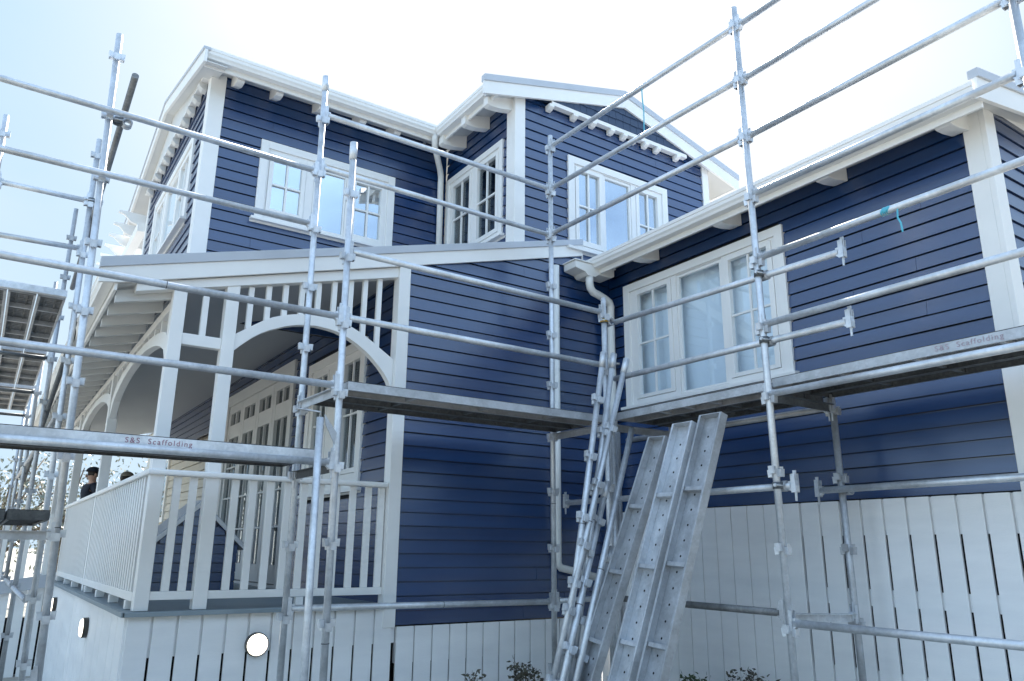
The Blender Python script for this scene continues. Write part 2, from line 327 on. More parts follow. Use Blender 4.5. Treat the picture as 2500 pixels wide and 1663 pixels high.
gW = [((7.02, 7.52, 0.72, 1.90), (7.07, 7.47, 0.77, 1.86), 1, 1), ((7.92, 8.40, 0.72, 1.90), (7.96, 8.34, 0.77, 1.86), 1, 1)]
window(S1, (6.93, 8.55, 0.55, 2.05), gW, (6.97, 8.51, 0.58, 2.01), pane='glassdark', tw=0.10)
gU = [((8.40, 8.95, 3.45, 4.30), (8.45, 8.90, 3.50, 4.25), 1, 1), ((9.05, 9.75, 3.42, 4.30), (9.08, 9.72, 3.45, 4.27), 0, 0), ((9.85, 10.4, 3.45, 4.30), (9.90, 10.35, 3.50, 4.25), 1, 1)]
window(SU, (8.24, 10.56, 3.38, 4.42), gU, (8.28, 10.52, 3.41, 4.38), pane='glass')

# french doors of the veranda
mbf = MB(); frame(mbf, S1, (9.05, 12.15, -0.44, 2.24), (9.15, 12.05, -0.40, 2.08), -0.02, 0.05)
fd = part(mbf, 'french_doors', 'soffit', 0.003)  # white doors; veranda shade painted in by using the greyer soffit colour
for k in range(4):
    a0 = 9.16 + k * 0.725; a1 = a0 + 0.715
    mb = MB(); frame(mb, S1, (a0, a1, -0.39, 2.075), (a0 + 0.1, a1 - 0.1, -0.18, 1.96), -0.02, 0.026)
    fbox(mb, S1, a0 + 0.1, a1 - 0.1, 1.58, 1.78, -0.018, 0.022)
    c = (a0 + a1) / 2
    fbox(mb, S1, c - 0.018, c + 0.018, 1.78, 1.96, -0.016, 0.020); fbox(mb, S1, c - 0.012, c + 0.012, -0.18, 1.58, -0.016, 0.018)
    for z in (0.26, 0.70, 1.14): fbox(mb, S1, a0 + 0.1, c - 0.0122, z - 0.011, z + 0.011, -0.014, 0.016); fbox(mb, S1, c + 0.0122, a1 - 0.1, z - 0.011, z + 0.011, -0.014, 0.016)
    part(mb, 'door_leaf', 'soffit', 0.002, fd)
    mb = MB(); fbox(mb, S1, a0 + 0.097, a1 - 0.097, -0.183, 1.963, -0.026, -0.021); part(mb, 'pane', 'glassdark', 0, fd)
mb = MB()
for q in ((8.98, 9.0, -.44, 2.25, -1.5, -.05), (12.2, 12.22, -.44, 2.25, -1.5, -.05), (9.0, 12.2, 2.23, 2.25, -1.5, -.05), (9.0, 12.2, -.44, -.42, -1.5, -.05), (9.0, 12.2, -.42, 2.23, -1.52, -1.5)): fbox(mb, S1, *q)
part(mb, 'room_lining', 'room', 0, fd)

# ---- weatherboard walls
def f0_l(z): return 3.0 if z < lean(3.0) - 0.18 else (max(3.0, (z - 1.957 + 0.13) / 0.275) if z < 2.98 else XB + 0.02)
def f0_r(z): return XS - 0.002 if z < 2.98 else min(7.10, PK + (5.39 - 0.10 - z) / SL if z > 4.5 else 7.10)
def f0_l2(z): return max(f0_l(z), PK - (5.39 - 0.10 - z) / SL if z > 4.5 else -9)
part(boards(F0, f0_l2, f0_r, -0.60, 4.92, [(4.92, 6.384, 3.23, 4.29)], seed=3), 'weatherboard_wall', 'navy')
part(boards(S0, 2.20, YF - 0.028, 0.40, 3.06, [(3.908, 5.877, 1.47, 2.745)], seed=5), 'weatherboard_wall', 'navy')
part(boards(SB, YF + 0.1, YU - 0.028, 2.9, 4.85, [(6.45, 7.63, 3.28, 4.365)], seed=6), 'weatherboard_wall', 'navy')
part(boards(FU, X1 + 0.02, XB - 0.028, 2.2, 4.92, [(1.935, 3.432, 3.36, 4.222)], seed=7), 'weatherboard_wall', 'navy')
part(boards(SU, YU + 0.02, 11.2, 2.3, 5.0, [(8.28, 10.52, 3.41, 4.38)], seed=8), 'weatherboard_wall', 'navy')
part(boards(S1, YF + 0.06, 13.3, -0.44, 2.5, [(6.97, 8.51, 0.58, 2.01), (9.09, 12.11, -0.44, 2.2)], seed=9), 'weatherboard_wall', 'navy')
FRW = FR('F', 2.18)
part(boards(FRW, XS + 0.05, lambda z: 10.5, 0.40, 3.12, seed=11), 'weatherboard_wall', 'navy')
# solid cores behind the boards
mb = MB()
mb.prism([(3.02, YF + .02, -.6), (XS + .02, YF + .02, -.6), (XS + .02, YF + .02, 3.0), (7.08, YF + .02, 3.0), (7.08, YF + .02, rake(7.08) - .12), (PK, YF + .02, rake(PK) - .12), (XB + .02, YF + .02, rake(XB) - .12), (XB + .02, YF + .02, lean(XB) - .1), (3.02, YF + .02, lean(3.02) - .1)], (0, .03, 0))
part(mb, 'wall_lining', 'black')
for k in list(house.children):
    if k.name.startswith('wall_lining'): bpy.data.objects.remove(k)
def lining(fr, a0, a1, z0, z1, holes=()):
    mb = MB(); cuts = sorted(holes); a = a0
    for (h0, h1, hz0, hz1) in cuts:
        fbox(mb, fr, a, h0, z0, z1, -0.04, -0.016); fbox(mb, fr, h0, h1, z0, hz0, -0.04, -0.016); fbox(mb, fr, h0, h1, hz1, z1, -0.04, -0.016); a = h1
    fbox(mb, fr, a, a1, z0, z1, -0.04, -0.016)
    return part(mb, 'wall_lining', 'black')
lining(F0, 3.02, 5.50, -.6, 2.72); lining(F0, 4.05, 5.50, 2.721, 2.949); lining(F0, 3.40, 4.049, 2.721, 2.79); lining(F0, 3.70, 4.049, 2.791, 2.88); lining(F0, XB + .02, 7.08, 2.95, 4.74, [(4.92, 6.384, 3.23, 4.29)])
lining(S0, 2.22, 6.19, -.6, 3.05, [(3.908, 5.877, 1.47, 2.745)]); lining(SB, 6.25, 7.70, 2.8, 4.8, [(6.45, 7.63, 3.28, 4.365)])
lining(FU, 1.38, 4.18, 2.2, 4.85, [(1.935, 3.432, 3.36, 4.222)]); lining(SU, 7.76, 11.2, 2.3, 5.0, [(8.28, 10.52, 3.41, 4.38)])
part(boards(S1, 13.301, 17.5, 1.85, 2.5, seed=19), 'weatherboard_wall', 'navy'); part(MB().box(2.96, 3.0, 13.301, 17.5, 1.85, 2.5), 'wall_lining', 'black')
lining(S1, 6.24, 13.3, -.44, 2.5, [(6.97, 8.51, 0.58, 2.01), (9.09, 12.11, -.44, 2.2)]); lining(FRW, 5.5, 10.5, -.6, 3.0)

# ---- corner boards (two faced)
def corner(x, y, z0, z1, wx=0.12, wy=0.12, name='corner_board', lift=0.034):
    mb = MB()
    mb.box(x - lift, x + wx, y - lift, y + 0.002, z0, z1)           # face seen from the front
    mb.box(x - lift, x + 0.002, y + 0.0021, y + wy, z0, z1)         # return along the side
    return part(mb, name, 'white', 0.003)
corner(X1, YU, 2.25, 4.93); corner(XB, YF, 2.95, 4.90, 0.10, 0.13); corner(XS, 2.18, 0.30, 3.06, 0.12, 0.12)
mb = MB(); fbox(mb, F0, 7.09, 7.20, 3.4, 4.93, -0.1, 0.034); part(mb, 'corner_board', 'white', 0.003)
mb = MB(); mb.box(X1 - .034, X1 + .02, 11.2, 11.32, 2.3, 4.93); part(mb, 'corner_board', 'white', 0.003)

# ---- shingled gable over the upper front wall, on a row of little blocks
def gable_shingles(name, fr, a0, a1, zb, top, wbase, mat='shingle'):
    mb = MB(); rnd = random.Random(4); z = zb; row = 0
    while z < zb + 1.2:
        a = a0 - (0.06 if row % 2 else 0)
        while a < a1:
            wd = rnd.uniform(0.085, 0.125); c = a + wd / 2
            tz = min(z + 0.115, top(c))
            if tz - z > 0.015 and a > a0 - .07:
                prof = [(z - 0.012 + rnd.uniform(-.004, .004), wbase + 0.016), (tz, wbase + 0.004), (tz, wbase - 0.012), (z - 0.012, wbase + 0.002)]
                aa, bb = max(a + 0.002, a0), min(a + wd - 0.002, a1)
                if bb - aa > 0.02: mb.prism([fr.P(aa, z_, w_) for z_, w_ in prof], fr.P(bb, 0, 0) - fr.P(aa, 0, 0))
            a += wd
        z += 0.10; row += 1
    return part(mb, name, mat)
gable_shingles('gable_shingles', F0, 4.30, 7.08, 4.90, lambda a: rake(a) - 0.10, 0.085)
mb = MB(); mb.prism([F0.P(XB + .05, 4.885, .02), F0.P(7.09, 4.885, .02), F0.P(7.09, rake(7.09) - .13, .02), F0.P(PK, rake(PK) - .13, .02), F0.P(XB + .05, rake(XB + .05) - .13, .02)], (0, -0.062, 0)); part(mb, 'gable_backing', 'shingle')
mb = MB(); fbox(mb, F0, XB + .42, 6.75, 4.835, 4.884, 0.028, 0.098); part(mb, 'gable_ledge', 'white', 0.002)
for a in (4.60, 4.945, 5.22, 5.50, 5.70, 5.86, 6.05, 6.25, 6.59):
    mb = MB(); prof = [(4.834, 0.028), (4.834, 0.115), (4.80, 0.115), (4.775, 0.07), (4.77, 0.028)]
    mb.prism([F0.P(a - 0.032, z_, w_) for z_, w_ in prof], (0.064, 0, 0)); part(mb, 'dentil_block', 'white', 0.002)
RX = lambda y: 5.46 - 0.258 * abs(y - 9.64)
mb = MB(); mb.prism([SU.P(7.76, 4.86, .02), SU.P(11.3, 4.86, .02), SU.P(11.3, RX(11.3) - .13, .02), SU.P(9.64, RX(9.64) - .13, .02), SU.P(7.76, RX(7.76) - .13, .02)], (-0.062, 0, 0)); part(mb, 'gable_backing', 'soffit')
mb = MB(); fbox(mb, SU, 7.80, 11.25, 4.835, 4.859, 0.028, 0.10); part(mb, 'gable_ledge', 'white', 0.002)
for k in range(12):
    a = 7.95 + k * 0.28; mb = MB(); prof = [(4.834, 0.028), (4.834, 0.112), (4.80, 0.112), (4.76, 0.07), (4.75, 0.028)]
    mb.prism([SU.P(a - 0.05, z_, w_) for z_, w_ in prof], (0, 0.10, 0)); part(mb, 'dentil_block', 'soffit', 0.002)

# ---- roofs
def slab(pts, th, name, mat): # pts top polygon
    return part(MB().prism(pts, (0, 0, -th)), name, mat)
YG = 6.08
part(MB().prism([(3.83, YG + .03, rake(3.83) - .01), (PK, YG + .03, rake(PK) - .01), (7.64, YG + .03, rake(7.64) - .01), (7.64, YG + .03, rake(7.64) - .04), (PK, YG + .03, rake(PK) - .04), (3.83, YG + .03, rake(3.83) - .04)], (0, 4.0, 0)), 'roof', 'roofgrey')
part(MB().prism([(X1 - .17, 7.34, RX(7.34) - .01), (X1 - .17, 9.64, RX(9.64) - .01), (X1 - .17, 12.35, RX(12.35) - .01), (X1 - .17, 12.35, RX(12.35) - .04), (X1 - .17, 9.64, RX(9.64) - .04), (X1 - .17, 7.34, RX(7.34) - .04)], (7.5, 0, 0)), 'roof', 'roofgrey')
part(MB().prism([(5.10, 2.03, 3.045), (8.2, 2.03, 3.10 + .17 * 3.1), (11.2, 2.03, 3.1), (11.2, 2.03, 3.07), (8.2, 2.03, 3.075 + .17 * 3.1), (5.10, 2.03, 3.03)], (0, 4.16, 0)), 'roof', 'roofgrey')
part(MB().prism([(.50, 6.19, lean(.50) - .02), (XB - .04, 6.19, lean(XB) - .03), (XB - .04, 6.19, lean(XB) - .06), (.50, 6.19, lean(.50) - .05)], (0, 1.5, 0)), 'roof', 'roofgrey')
part(MB().prism([(.50, 7.691, lean(.50) - .02), (X1 - .04, 7.691, lean(X1) - .02), (X1 - .04, 7.691, lean(X1) - .05), (.50, 7.691, lean(.50) - .05)], (0, 11, 0)), 'roof', 'roofgrey')

# barge boards with their steel capping
def barge(pts, depth, th, cap, name='bargeboard', dirv=(0, 1, 0)):
    d = Vector(dirv)
    for (p, q) in zip(pts, pts[1:]):
        p, q = Vector(p), Vector(q)
        part(MB().prism([p - Vector((0, 0, cap)), q - Vector((0, 0, cap)), q - Vector((0, 0, depth)), p - Vector((0, 0, depth))], d * th), name, 'white', 0.002)
        mbc = MB(); o = d * -0.014
        mbc.prism([p + o + Vector((0, 0, .012)), q + o + Vector((0, 0, .012)), q + o - Vector((0, 0, cap)), p + o - Vector((0, 0, cap))], d * (th + 0.04)); part(mbc, 'barge_capping', 'roofgrey', 0.003)
barge([(3.70, YG, rake(3.70)), (PK, YG, rake(PK)), (7.70, YG, rake(7.70))], 0.215, 0.03, 0.065)
barge([(X1 - .20, 7.26, RX(7.26)), (X1 - .20, 9.64, RX(9.64)), (X1 - .20, 12.4, RX(12.4))], 0.16, 0.03, 0.02, dirv=(1, 0, 0))
zb = lambda x: 3.13 + .17 * (x - 5.06)
barge([(5.045, 2.0, zb(5.045)), (8.2, 2.0, zb(8.2))], 0.21, 0.03, 0.055)
VB = 6.155
part(MB().prism([(.46, VB, lean(.46) - .078), (5.055, VB, lean(5.055) - .078), (5.055, VB, lean(5.055) - .205), (.60, VB, lean(.60) - .205), (.46, VB, lean(.46) - .19)], (0, .03, 0)), 'bargeboard', 'white', 0.002)
part(MB().prism([(.452, VB - .014, lean(.452) + .004), (5.06, VB - .014, lean(5.06) - .012), (5.06, VB - .014, lean(5.06) - .078), (.452, VB - .014, lean(.452) - .078)], (0, .06, 0)), 'barge_capping', 'roofgrey', 0.003)
part(MB().prism([(5.057, VB, 3.33), (5.057, YF, 3.33), (5.057, YF, 3.10), (5.057, VB, 3.10)], (.006, 0, 0)), 'barge_end_board', 'white')

# soffits
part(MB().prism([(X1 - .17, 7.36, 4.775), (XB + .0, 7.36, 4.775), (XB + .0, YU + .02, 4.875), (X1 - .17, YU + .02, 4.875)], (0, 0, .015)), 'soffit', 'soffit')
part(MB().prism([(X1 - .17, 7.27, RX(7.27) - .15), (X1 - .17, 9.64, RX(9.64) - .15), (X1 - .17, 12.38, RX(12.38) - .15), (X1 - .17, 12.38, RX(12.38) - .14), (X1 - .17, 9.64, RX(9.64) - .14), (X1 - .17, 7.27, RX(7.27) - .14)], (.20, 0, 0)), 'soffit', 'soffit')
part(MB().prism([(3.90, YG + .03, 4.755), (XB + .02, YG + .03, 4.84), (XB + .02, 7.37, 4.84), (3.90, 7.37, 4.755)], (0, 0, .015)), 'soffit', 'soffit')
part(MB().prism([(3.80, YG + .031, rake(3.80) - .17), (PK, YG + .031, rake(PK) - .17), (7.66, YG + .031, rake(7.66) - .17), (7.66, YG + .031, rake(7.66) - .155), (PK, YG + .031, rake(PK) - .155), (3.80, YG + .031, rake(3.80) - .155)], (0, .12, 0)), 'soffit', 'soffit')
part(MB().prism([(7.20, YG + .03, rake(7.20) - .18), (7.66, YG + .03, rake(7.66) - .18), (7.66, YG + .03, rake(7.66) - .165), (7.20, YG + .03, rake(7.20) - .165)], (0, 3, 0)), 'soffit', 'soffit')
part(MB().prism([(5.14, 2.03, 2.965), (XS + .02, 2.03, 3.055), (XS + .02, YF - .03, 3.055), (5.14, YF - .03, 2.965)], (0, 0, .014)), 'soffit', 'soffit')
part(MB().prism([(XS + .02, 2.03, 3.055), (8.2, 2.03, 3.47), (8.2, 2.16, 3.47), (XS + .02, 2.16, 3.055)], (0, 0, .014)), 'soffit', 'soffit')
# veranda ceiling follows the roof
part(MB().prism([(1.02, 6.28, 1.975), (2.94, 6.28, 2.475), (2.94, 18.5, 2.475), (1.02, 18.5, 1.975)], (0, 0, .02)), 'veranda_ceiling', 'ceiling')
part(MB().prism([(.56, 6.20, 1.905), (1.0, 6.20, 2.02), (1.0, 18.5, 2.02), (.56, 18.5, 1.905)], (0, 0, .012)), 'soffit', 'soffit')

# rafter tails / eave brackets
def bracket(kind, c, a, reach, zt0, zt1, zb0, zb1, th=0.09, mat='white'):
    """kind S: runs in -X from wall x=c at y=a ; kind F: runs in -Y from wall y=c at x=a"""
    prof = [(0, zt0), (reach, zt1), (reach, zb1 + .015), (reach - .03, zb1), (reach * .55, zb1 + .006), (0.03, zb0 - .012), (0, zb0)]
    if kind == 'S': pts = [(c - u, a - th / 2, z) for u, z in prof]; v = (0, th, 0)
    else: pts = [(a - th / 2, c - u, z) for u, z in prof]; v = (th, 0, 0)
    part(MB().prism(pts, v), 'eave_bracket', mat, 0.003)
for y in (6.27, 6.75, 7.27): bracket('S', XB - .02, y, .33, 4.83, 4.74, 4.675, 4.625, .09)
for x in (1.56, 1.97, 2.45, 2.93, 3.36): bracket('F', YU - .02, x, .27, 4.87, 4.80, 4.765, 4.695, .08)
for y in (5.42, 4.35, 3.27, 2.31): bracket('S', XS - .025, y, .285, 3.048, 2.978, 2.93, 2.888, .115)

# gutters (ogee-ish box profile, with inner floor)
def gutter(p, q, outv, h=0.105, wd=0.11, name='gutter'):
    p, q, o = Vector(p), Vector(q), Vector(outv).normalized()
    prof = [(0, 0), (0, -h), (wd * .7, -h), (wd * .78, -h * .80), (wd * .92, -h * .62), (wd * .94, -h * .34), (wd, -h * .28), (wd, 0.0), (wd - .008, 0.0), (wd - .008, -.02), (wd * .88, -h * .3), (wd * .84, -h * .62), (wd * .66, -h + .006), (.006, -h + .006), (.006, 0)]
    part(MB().prism([p + o * u + Vector((0, 0, z)) for u, z in prof], q - p), name, 'white', 0.0)
gutter((X1 - .19, 7.38, 4.865), (3.86, 7.38, 4.865), (0, -1, 0))
gutter((3.88, YG + .03, 4.845), (3.88, 7.275, 4.845), (-1, 0, 0))
gutter((5.13, 2.03, 3.045), (5.13, YF - .045, 3.045), (-1, 0, 0))
gutter((.57, VB + .031, 2.015), (.57, 15.5, 2.015), (-1, 0, 0))
part(MB().box(5.13, 5.15, 2.03, YF - .045, 2.89, 3.03), 'fascia', 'white'); part(MB().box(3.88, 3.90, YG + .03, 7.38, 4.69, 4.84), 'fascia', 'white')
part(MB().box(X1 - .17, 3.88, 7.38, 7.40, 4.71, 4.86), 'fascia', 'white'); part(MB().box(.57, .59, VB + .031, 15.5, 1.86, 2.01), 'fascia', 'white')
part(MB().box(7.66, 7.68, YG + .03, 9, 4.68, 4.84), 'fascia', 'white')
for k in range(21):
    y = 6.33 + k * 0.40
    part(MB().prism([(.60, y - .022, 1.895), (1.0, y - .022, 2.0), (1.0, y - .022, 1.90), (.60, y - .022, 1.80)], (0, .044, 0)), 'rafter_tail', 'soffit', 0.002)

# downpipes
dp = MB().path([(3.79, 7.33, 4.77), (3.79, 7.33, 4.70), (3.81, 7.36, 4.64), (3.90, 7.45, 4.55), (4.0, 7.56, 4.47), (4.05, 7.63, 4.42), (4.06, 7.65, 4.36), (4.07, 7.65, 2.9)], .036)
part(dp, 'downpipe', 'pvc')
dp = MB(); dp.path([(4.665, YF - .075, 2.93), (4.665, YF - .075, -.08), (4.67, YF - .075, -.12), (4.70, YF - .075, -.15), (4.78, YF - .075, -.165), (5.12, YF - .075, -.235)], .036)
part(dp, 'downpipe', 'pvc')
px, py = 5.385, 6.06
dp = MB(); dp.path([(5.02, py - .06, 2.84), (5.02, py - .06, 2.77), (5.03, py - .06, 2.72), (5.07, py - .055, 2.68), (5.15, py - .05, 2.665), (5.26, py - .03, 2.645), (5.325, py - .02, 2.625), (5.355, py - .01, 2.58), (5.36, py, 2.50), (5.36, py, -.6), (5.36, py, -1.3)], .042)
dp.tube((5.36, py, 1.93), (5.36, py, 1.99), .047); dp.tube((5.36, py, -.32), (5.36, py, -.15), .047); dp.tube((5.36, py, 1.95), (5.44, py - .03, 1.95), .012, 8)
part(dp, 'downpipe', 'pvc')
# rainwater head
mb = MB(); mb.prism([(4.80, 5.96, 2.975), (5.34, 5.96, 2.975), (5.34, 5.96, 2.90), (5.30, 5.96, 2.875), (5.12, 5.96, 2.875), (5.07, 5.96, 2.84), (4.97, 5.96, 2.84), (4.93, 5.96, 2.875), (4.80, 5.96, 2.90)], (0, .20, 0))
mb.box(4.785, 5.355, 5.945, 6.165, 2.976, 2.99); part(mb, 'rainwater_head', 'pvc', 0.004)

# ---- right hand and lower cladding: vertical boards over battens
def base_boards(fr, a0, a1, z0, z1, pitch, wd, rails, seed=1, phase=0.0):
    mb = MB(); rnd = random.Random(seed); a = a0 + phase
    while a < a1 - .02:
        b = min(a + wd, a1); dw = rnd.uniform(0, .003)
        fbox(mb, fr, a, b, z0, z1, 0.0, 0.02 + dw); a += pitch
    for (r0, r1) in rails: fbox(mb, fr, a0, a1, r0, r1, -0.04, -0.001)
    part(mb, 'base_cladding', 'pale', 0.002)
    mb = MB(); fbox(mb, fr, a0, a1, z0, z1, -0.30, -0.28); part(mb, 'subfloor_lining', 'black')
base_boards(FR('S', XS), 2.20, 3.95, GZ, 0.392, 0.175, 0.155, [(.136, .39), (-.36, -.245), (-1.0, -.80), (-1.5, -1.35)], 2)
base_boards(FR('S', XS), 3.953, 6.17, GZ, 0.392, 0.175, 0.168, [(-1.5, .39)], 3)
base_boards(FR('F', 2.18), 5.48, 10.5, GZ, 0.392, 0.175, 0.155, [(.136, .39), (-.36, -.245)], 4)
base_boards(FR('F', YF), 3.02, 5.43, GZ, -0.614, 0.171, 0.157, [(-.90, -.62), (-1.5, -1.3)], 5)
base_boards(FR('F', YF), .962, 3.01, GZ, -0.463, 0.169, 0.151, [(-.74, -.465), (-1.5, -1.3)], 6)
base_boards(FR('S', .965), 6.20, 12.3, GZ, -0.463, 0.15, 0.1455, [(-1.5, -.47)], 7)

# ---- veranda
part(MB().box(.93, 2.94, 6.14, 13.3, -.455, -.433), 'deck_floor', 'deck')
part(MB().box(.925, 2.86, 6.135, 6.165, -.4545, -.4325 - .0) if False else MB().box(.915, 2.87, 6.11, 6.139, -.462, -.430), 'deck_edging', 'deck', 0.003)
part(MB().box(.905, .929, 6.11, 12.4, -.462, -.430), 'deck_edging', 'deck', 0.003)
def post(x0, x1, y0, y1, z0, z1, name='veranda_post'): return part(MB().box(x0, x1, y0, y1, z0, z1), name, 'white', 0.004)
post(.99, 1.088, 6.205, 6.305, -.43, 1.985); post(1.385, 1.485, 6.205, 6.305, -.43, 2.10); post(2.885, 2.999, 6.17, 6.29, -.62, lean(2.95) - .21)
post(.99, 1.088, 9.35, 9.45, -.43, 1.86); post(.99, 1.088, 12.5, 12.6, -.43, 1.86); post(.99, 1.088, 15.4, 15.5, -1.6, 1.86)
part(MB().prism([(.72, 6.195, lean(.72) - .206), (2.999, 6.195, lean(2.999) - .206), (2.999, 6.195, lean(2.999) - .305), (.72, 6.195, lean(.72) - .275)], (0, .10, 0)), 'veranda_beam', 'white', 0.003)
part(MB().box(1.0, 1.08, 6.31, 15.5, 1.83, 1.90), 'veranda_beam', 'white', 0.003)
part(MB().box(1.089, 1.384, 6.22, 6.29, 1.53, 1.62), 'transom_rail', 'white', 0.003)
part(MB().box(1.215, 1.262, 6.235, 6.275, 1.621, 1.95), 'frieze_baluster', 'white', 0.003)
inner = [(1.486, 1.535), (1.55, 1.60), (1.622, 1.665), (1.69, 1.715), (1.758, 1.752), (1.888, 1.808), (1.97, 1.832), (2.05, 1.846), (2.15, 1.855), (2.256, 1.847), (2.33, 1.836), (2.392, 1.817), (2.465, 1.788), (2.533, 1.753), (2.61, 1.703), (2.679, 1.648), (2.75, 1.582), (2.80, 1.525), (2.845, 1.46), (2.884, 1.37)]
outer = [(1.486, 1.675), (1.69, 1.82), (1.775, 1.868), (1.867, 1.903), (1.95, 1.925), (2.04, 1.940), (2.15, 1.948), (2.249, 1.945), (2.37, 1.928), (2.482, 1.896), (2.58, 1.853), (2.669, 1.801), (2.77, 1.737), (2.884, 1.665)]
part(MB().prism([(x, 6.22, z) for x, z in inner] + [(x, 6.22, z) for x, z in outer[::-1]], (0, .07, 0)), 'arch', 'white', 0.002)
def arch_z(x):
    for (a, b), (c, d) in zip(outer, outer[1:]):
        if a <= x <= c: return b + (d - b) * (x - a) / (c - a)
    return outer[-1][1]
for x in (1.586, 1.729, 1.870, 2.012, 2.156, 2.298, 2.450, 2.585, 2.725):
    part(MB().box(x - .022, x + .022, 6.235, 6.275, arch_z(x) - .006, lean(x) - .295), 'frieze_baluster', 'white', 0.003)
# side bays: arches and friezes
for (ya, yb) in ((6.306, 9.349), (9.451, 12.499), (12.601, 15.399)):
    n = 18; pin = []; pout = []
    for i in range(n + 1):
        tt = i / n; y = ya + (yb - ya) * tt; sgn = math.sqrt(max(0, 1 - (2 * tt - 1) ** 2))
        pin.append((1.005, y, 1.36 + .36 * sgn)); pout.append((1.005, y, 1.56 + .235 * sgn))
    part(MB().prism(pin + pout[::-1], (.065, 0, 0)), 'arch', 'white')
    for k in range(10):
        y = ya + (yb - ya) * (k + .5) / 10; sgn = math.sqrt(max(0, 1 - (2 * (k + .5) / 10 - 1) ** 2)); zl = 1.56 + .235 * sgn
        if 1.83 - zl > .03: part(MB().box(1.015, 1.055, y - .02, y + .02, zl - .004, 1.829), 'frieze_baluster', 'white')
# balustrades
part(MB().box(.965, 2.883, 6.175, 6.255, .520, .562), 'handrail', 'white', 0.012)
part(MB().box(.965, 1.045, 6.2555, 12.6, .520, .562), 'handrail', 'white', 0.012)
part(MB().box(1.089, 1.384, 6.215, 6.265, -.358, -.300), 'bottom_rail', 'white', 0.004); part(MB().box(1.486, 2.884, 6.215, 6.265, -.358, -.300), 'bottom_rail', 'white', 0.004)
part(MB().box(.985, 1.035, 6.306, 9.349, -.368, -.305), 'bottom_rail', 'white', 0.004); part(MB().box(.985, 1.035, 9.451, 12.499, -.368, -.305), 'bottom_rail', 'white', 0.004)
for x in (1.188, 1.303, 1.612, 1.751, 1.888, 2.028, 2.160, 2.300, 2.440, 2.585, 2.725, 2.845):
    part(MB().box(x - .028, x + .028, 6.225, 6.255, -.299, .519), 'baluster', 'white', 0.003)
part(MB().box(2.155, 2.215, 6.215, 6.265, -.430, -.359), 'rail_block', 'white', 0.003)
yy = 6.42
while yy < 12.45:
    if not (9.33 < yy < 9.47): part(MB().box(.99, 1.02, yy - .026, yy + .026, -.304, .519), 'baluster', 'white')
    yy += .112
for y in (6.5, 7.32, 8.16, 9.04, 10.32, 11.22, 12.24): part(MB().box(.975, 1.045, y - .035, y + .035, -.430, -.369), 'rail_block', 'white', 0.003)

# wall lights on the base cladding
def bulkhead(fr, a, z, r=0.085):
    mb = MB(); c0 = fr.P(a, z, 0.02); c1 = fr.P(a, z, 0.065); mb.tube(c0, c1, r, 32); body = part(mb, 'wall_light', 'bronze', 0.004)
    mb = MB(); mb.tube(fr.P(a, z, 0.0651), fr.P(a, z, 0.082), r - .007, 32, r - .02); part(mb, 'diffuser', 'lamp', 0.004, body)
    for k in range(3):
        mb = MB(); d = fr.P(a, z, .04); mb.tube(d + Vector((0, 0, 0)), d + Vector((0, 0, 0)) + (fr.P(a + .01, z, .04) - d), .001, 6); mb.b.free()
bulkhead(FR('F', YF), 1.862, -.687); bulkhead(FR('S', .965), 8.1, -.683); bulkhead(FR('S', .965), 11.35, -.675)

# pergola rafters at the far end of the upper floor
for k, y in enumerate((11.45, 11.95, 12.45, 12.95, 13.45, 13.95, 14.45)):
    x0, zt = 1.35, 4.62
    prof = [(x0 + .6, zt), (.97, zt), (.97, zt - .03), (1.05, zt - .05), (1.10, zt - .10), (1.14, zt - .14), (1.22, zt - .16), (x0 + .6, zt - .16)]
    part(MB().prism([(x, y, z) for x, z in prof], (0, .05, 0)), 'pergola_rafter', 'white', 0.003)
part(MB().box(1.22, 1.34, 11.33, 15.2, 4.32, 4.455), 'pergola_beam', 'white', 0.004)
part(MB().box(1.22, 1.34, 14.9, 15.02, 1.9, 4.319), 'pergola_post', 'white', 0.004)

# ================================================================== little gabled house on the veranda
po = (2.0, 9.0, -.433); ph = empty('playhouse', po); tag(ph, 'small navy weatherboard gable with white peaked capping behind the veranda balustrade', 'playhouse')
rz = lambda x: .445 - .93 * abs(x - 1.985)
FP = FR('F', 9.0)
boards(FP, lambda z: max(1.42, 1.985 - (.445 - z) / .93), lambda z: min(2.41, 1.985 + (.445 - z) / .93), -.433, .43, cover=.096, joints=0).build('wall', 'navy', ph, po)
MB().prism([(1.42, 9.02, -.433), (2.40, 9.02, -.433), (2.40, 9.02, rz(2.40)), (1.985, 9.02, .44), (1.42, 9.02, rz(1.42))], (0, .5, 0)).build('side_wall', 'navy', ph, po)
for s in (-1, 1):
    e = 1.985 + s * (.55 if s > 0 else .62)
    MB().prism([(1.985, 8.94, .50), (e, 8.94, .50 - .93 * abs(e - 1.985)), (e, 8.94, .445 - .93 * abs(e - 1.985)), (1.985, 8.94, .445)], (0, .03, 0)).build('bargeboard', 'white', ph, po, 0.002)
    MB().prism([(1.985, 8.971, .515), (e, 8.971, .515 - .93 * abs(e - 1.985)), (e, 8.971, .50 - .93 * abs(e - 1.985)), (1.985, 8.971, .50)], (0, .7, 0)).build('roof', 'roofgrey', ph, po)

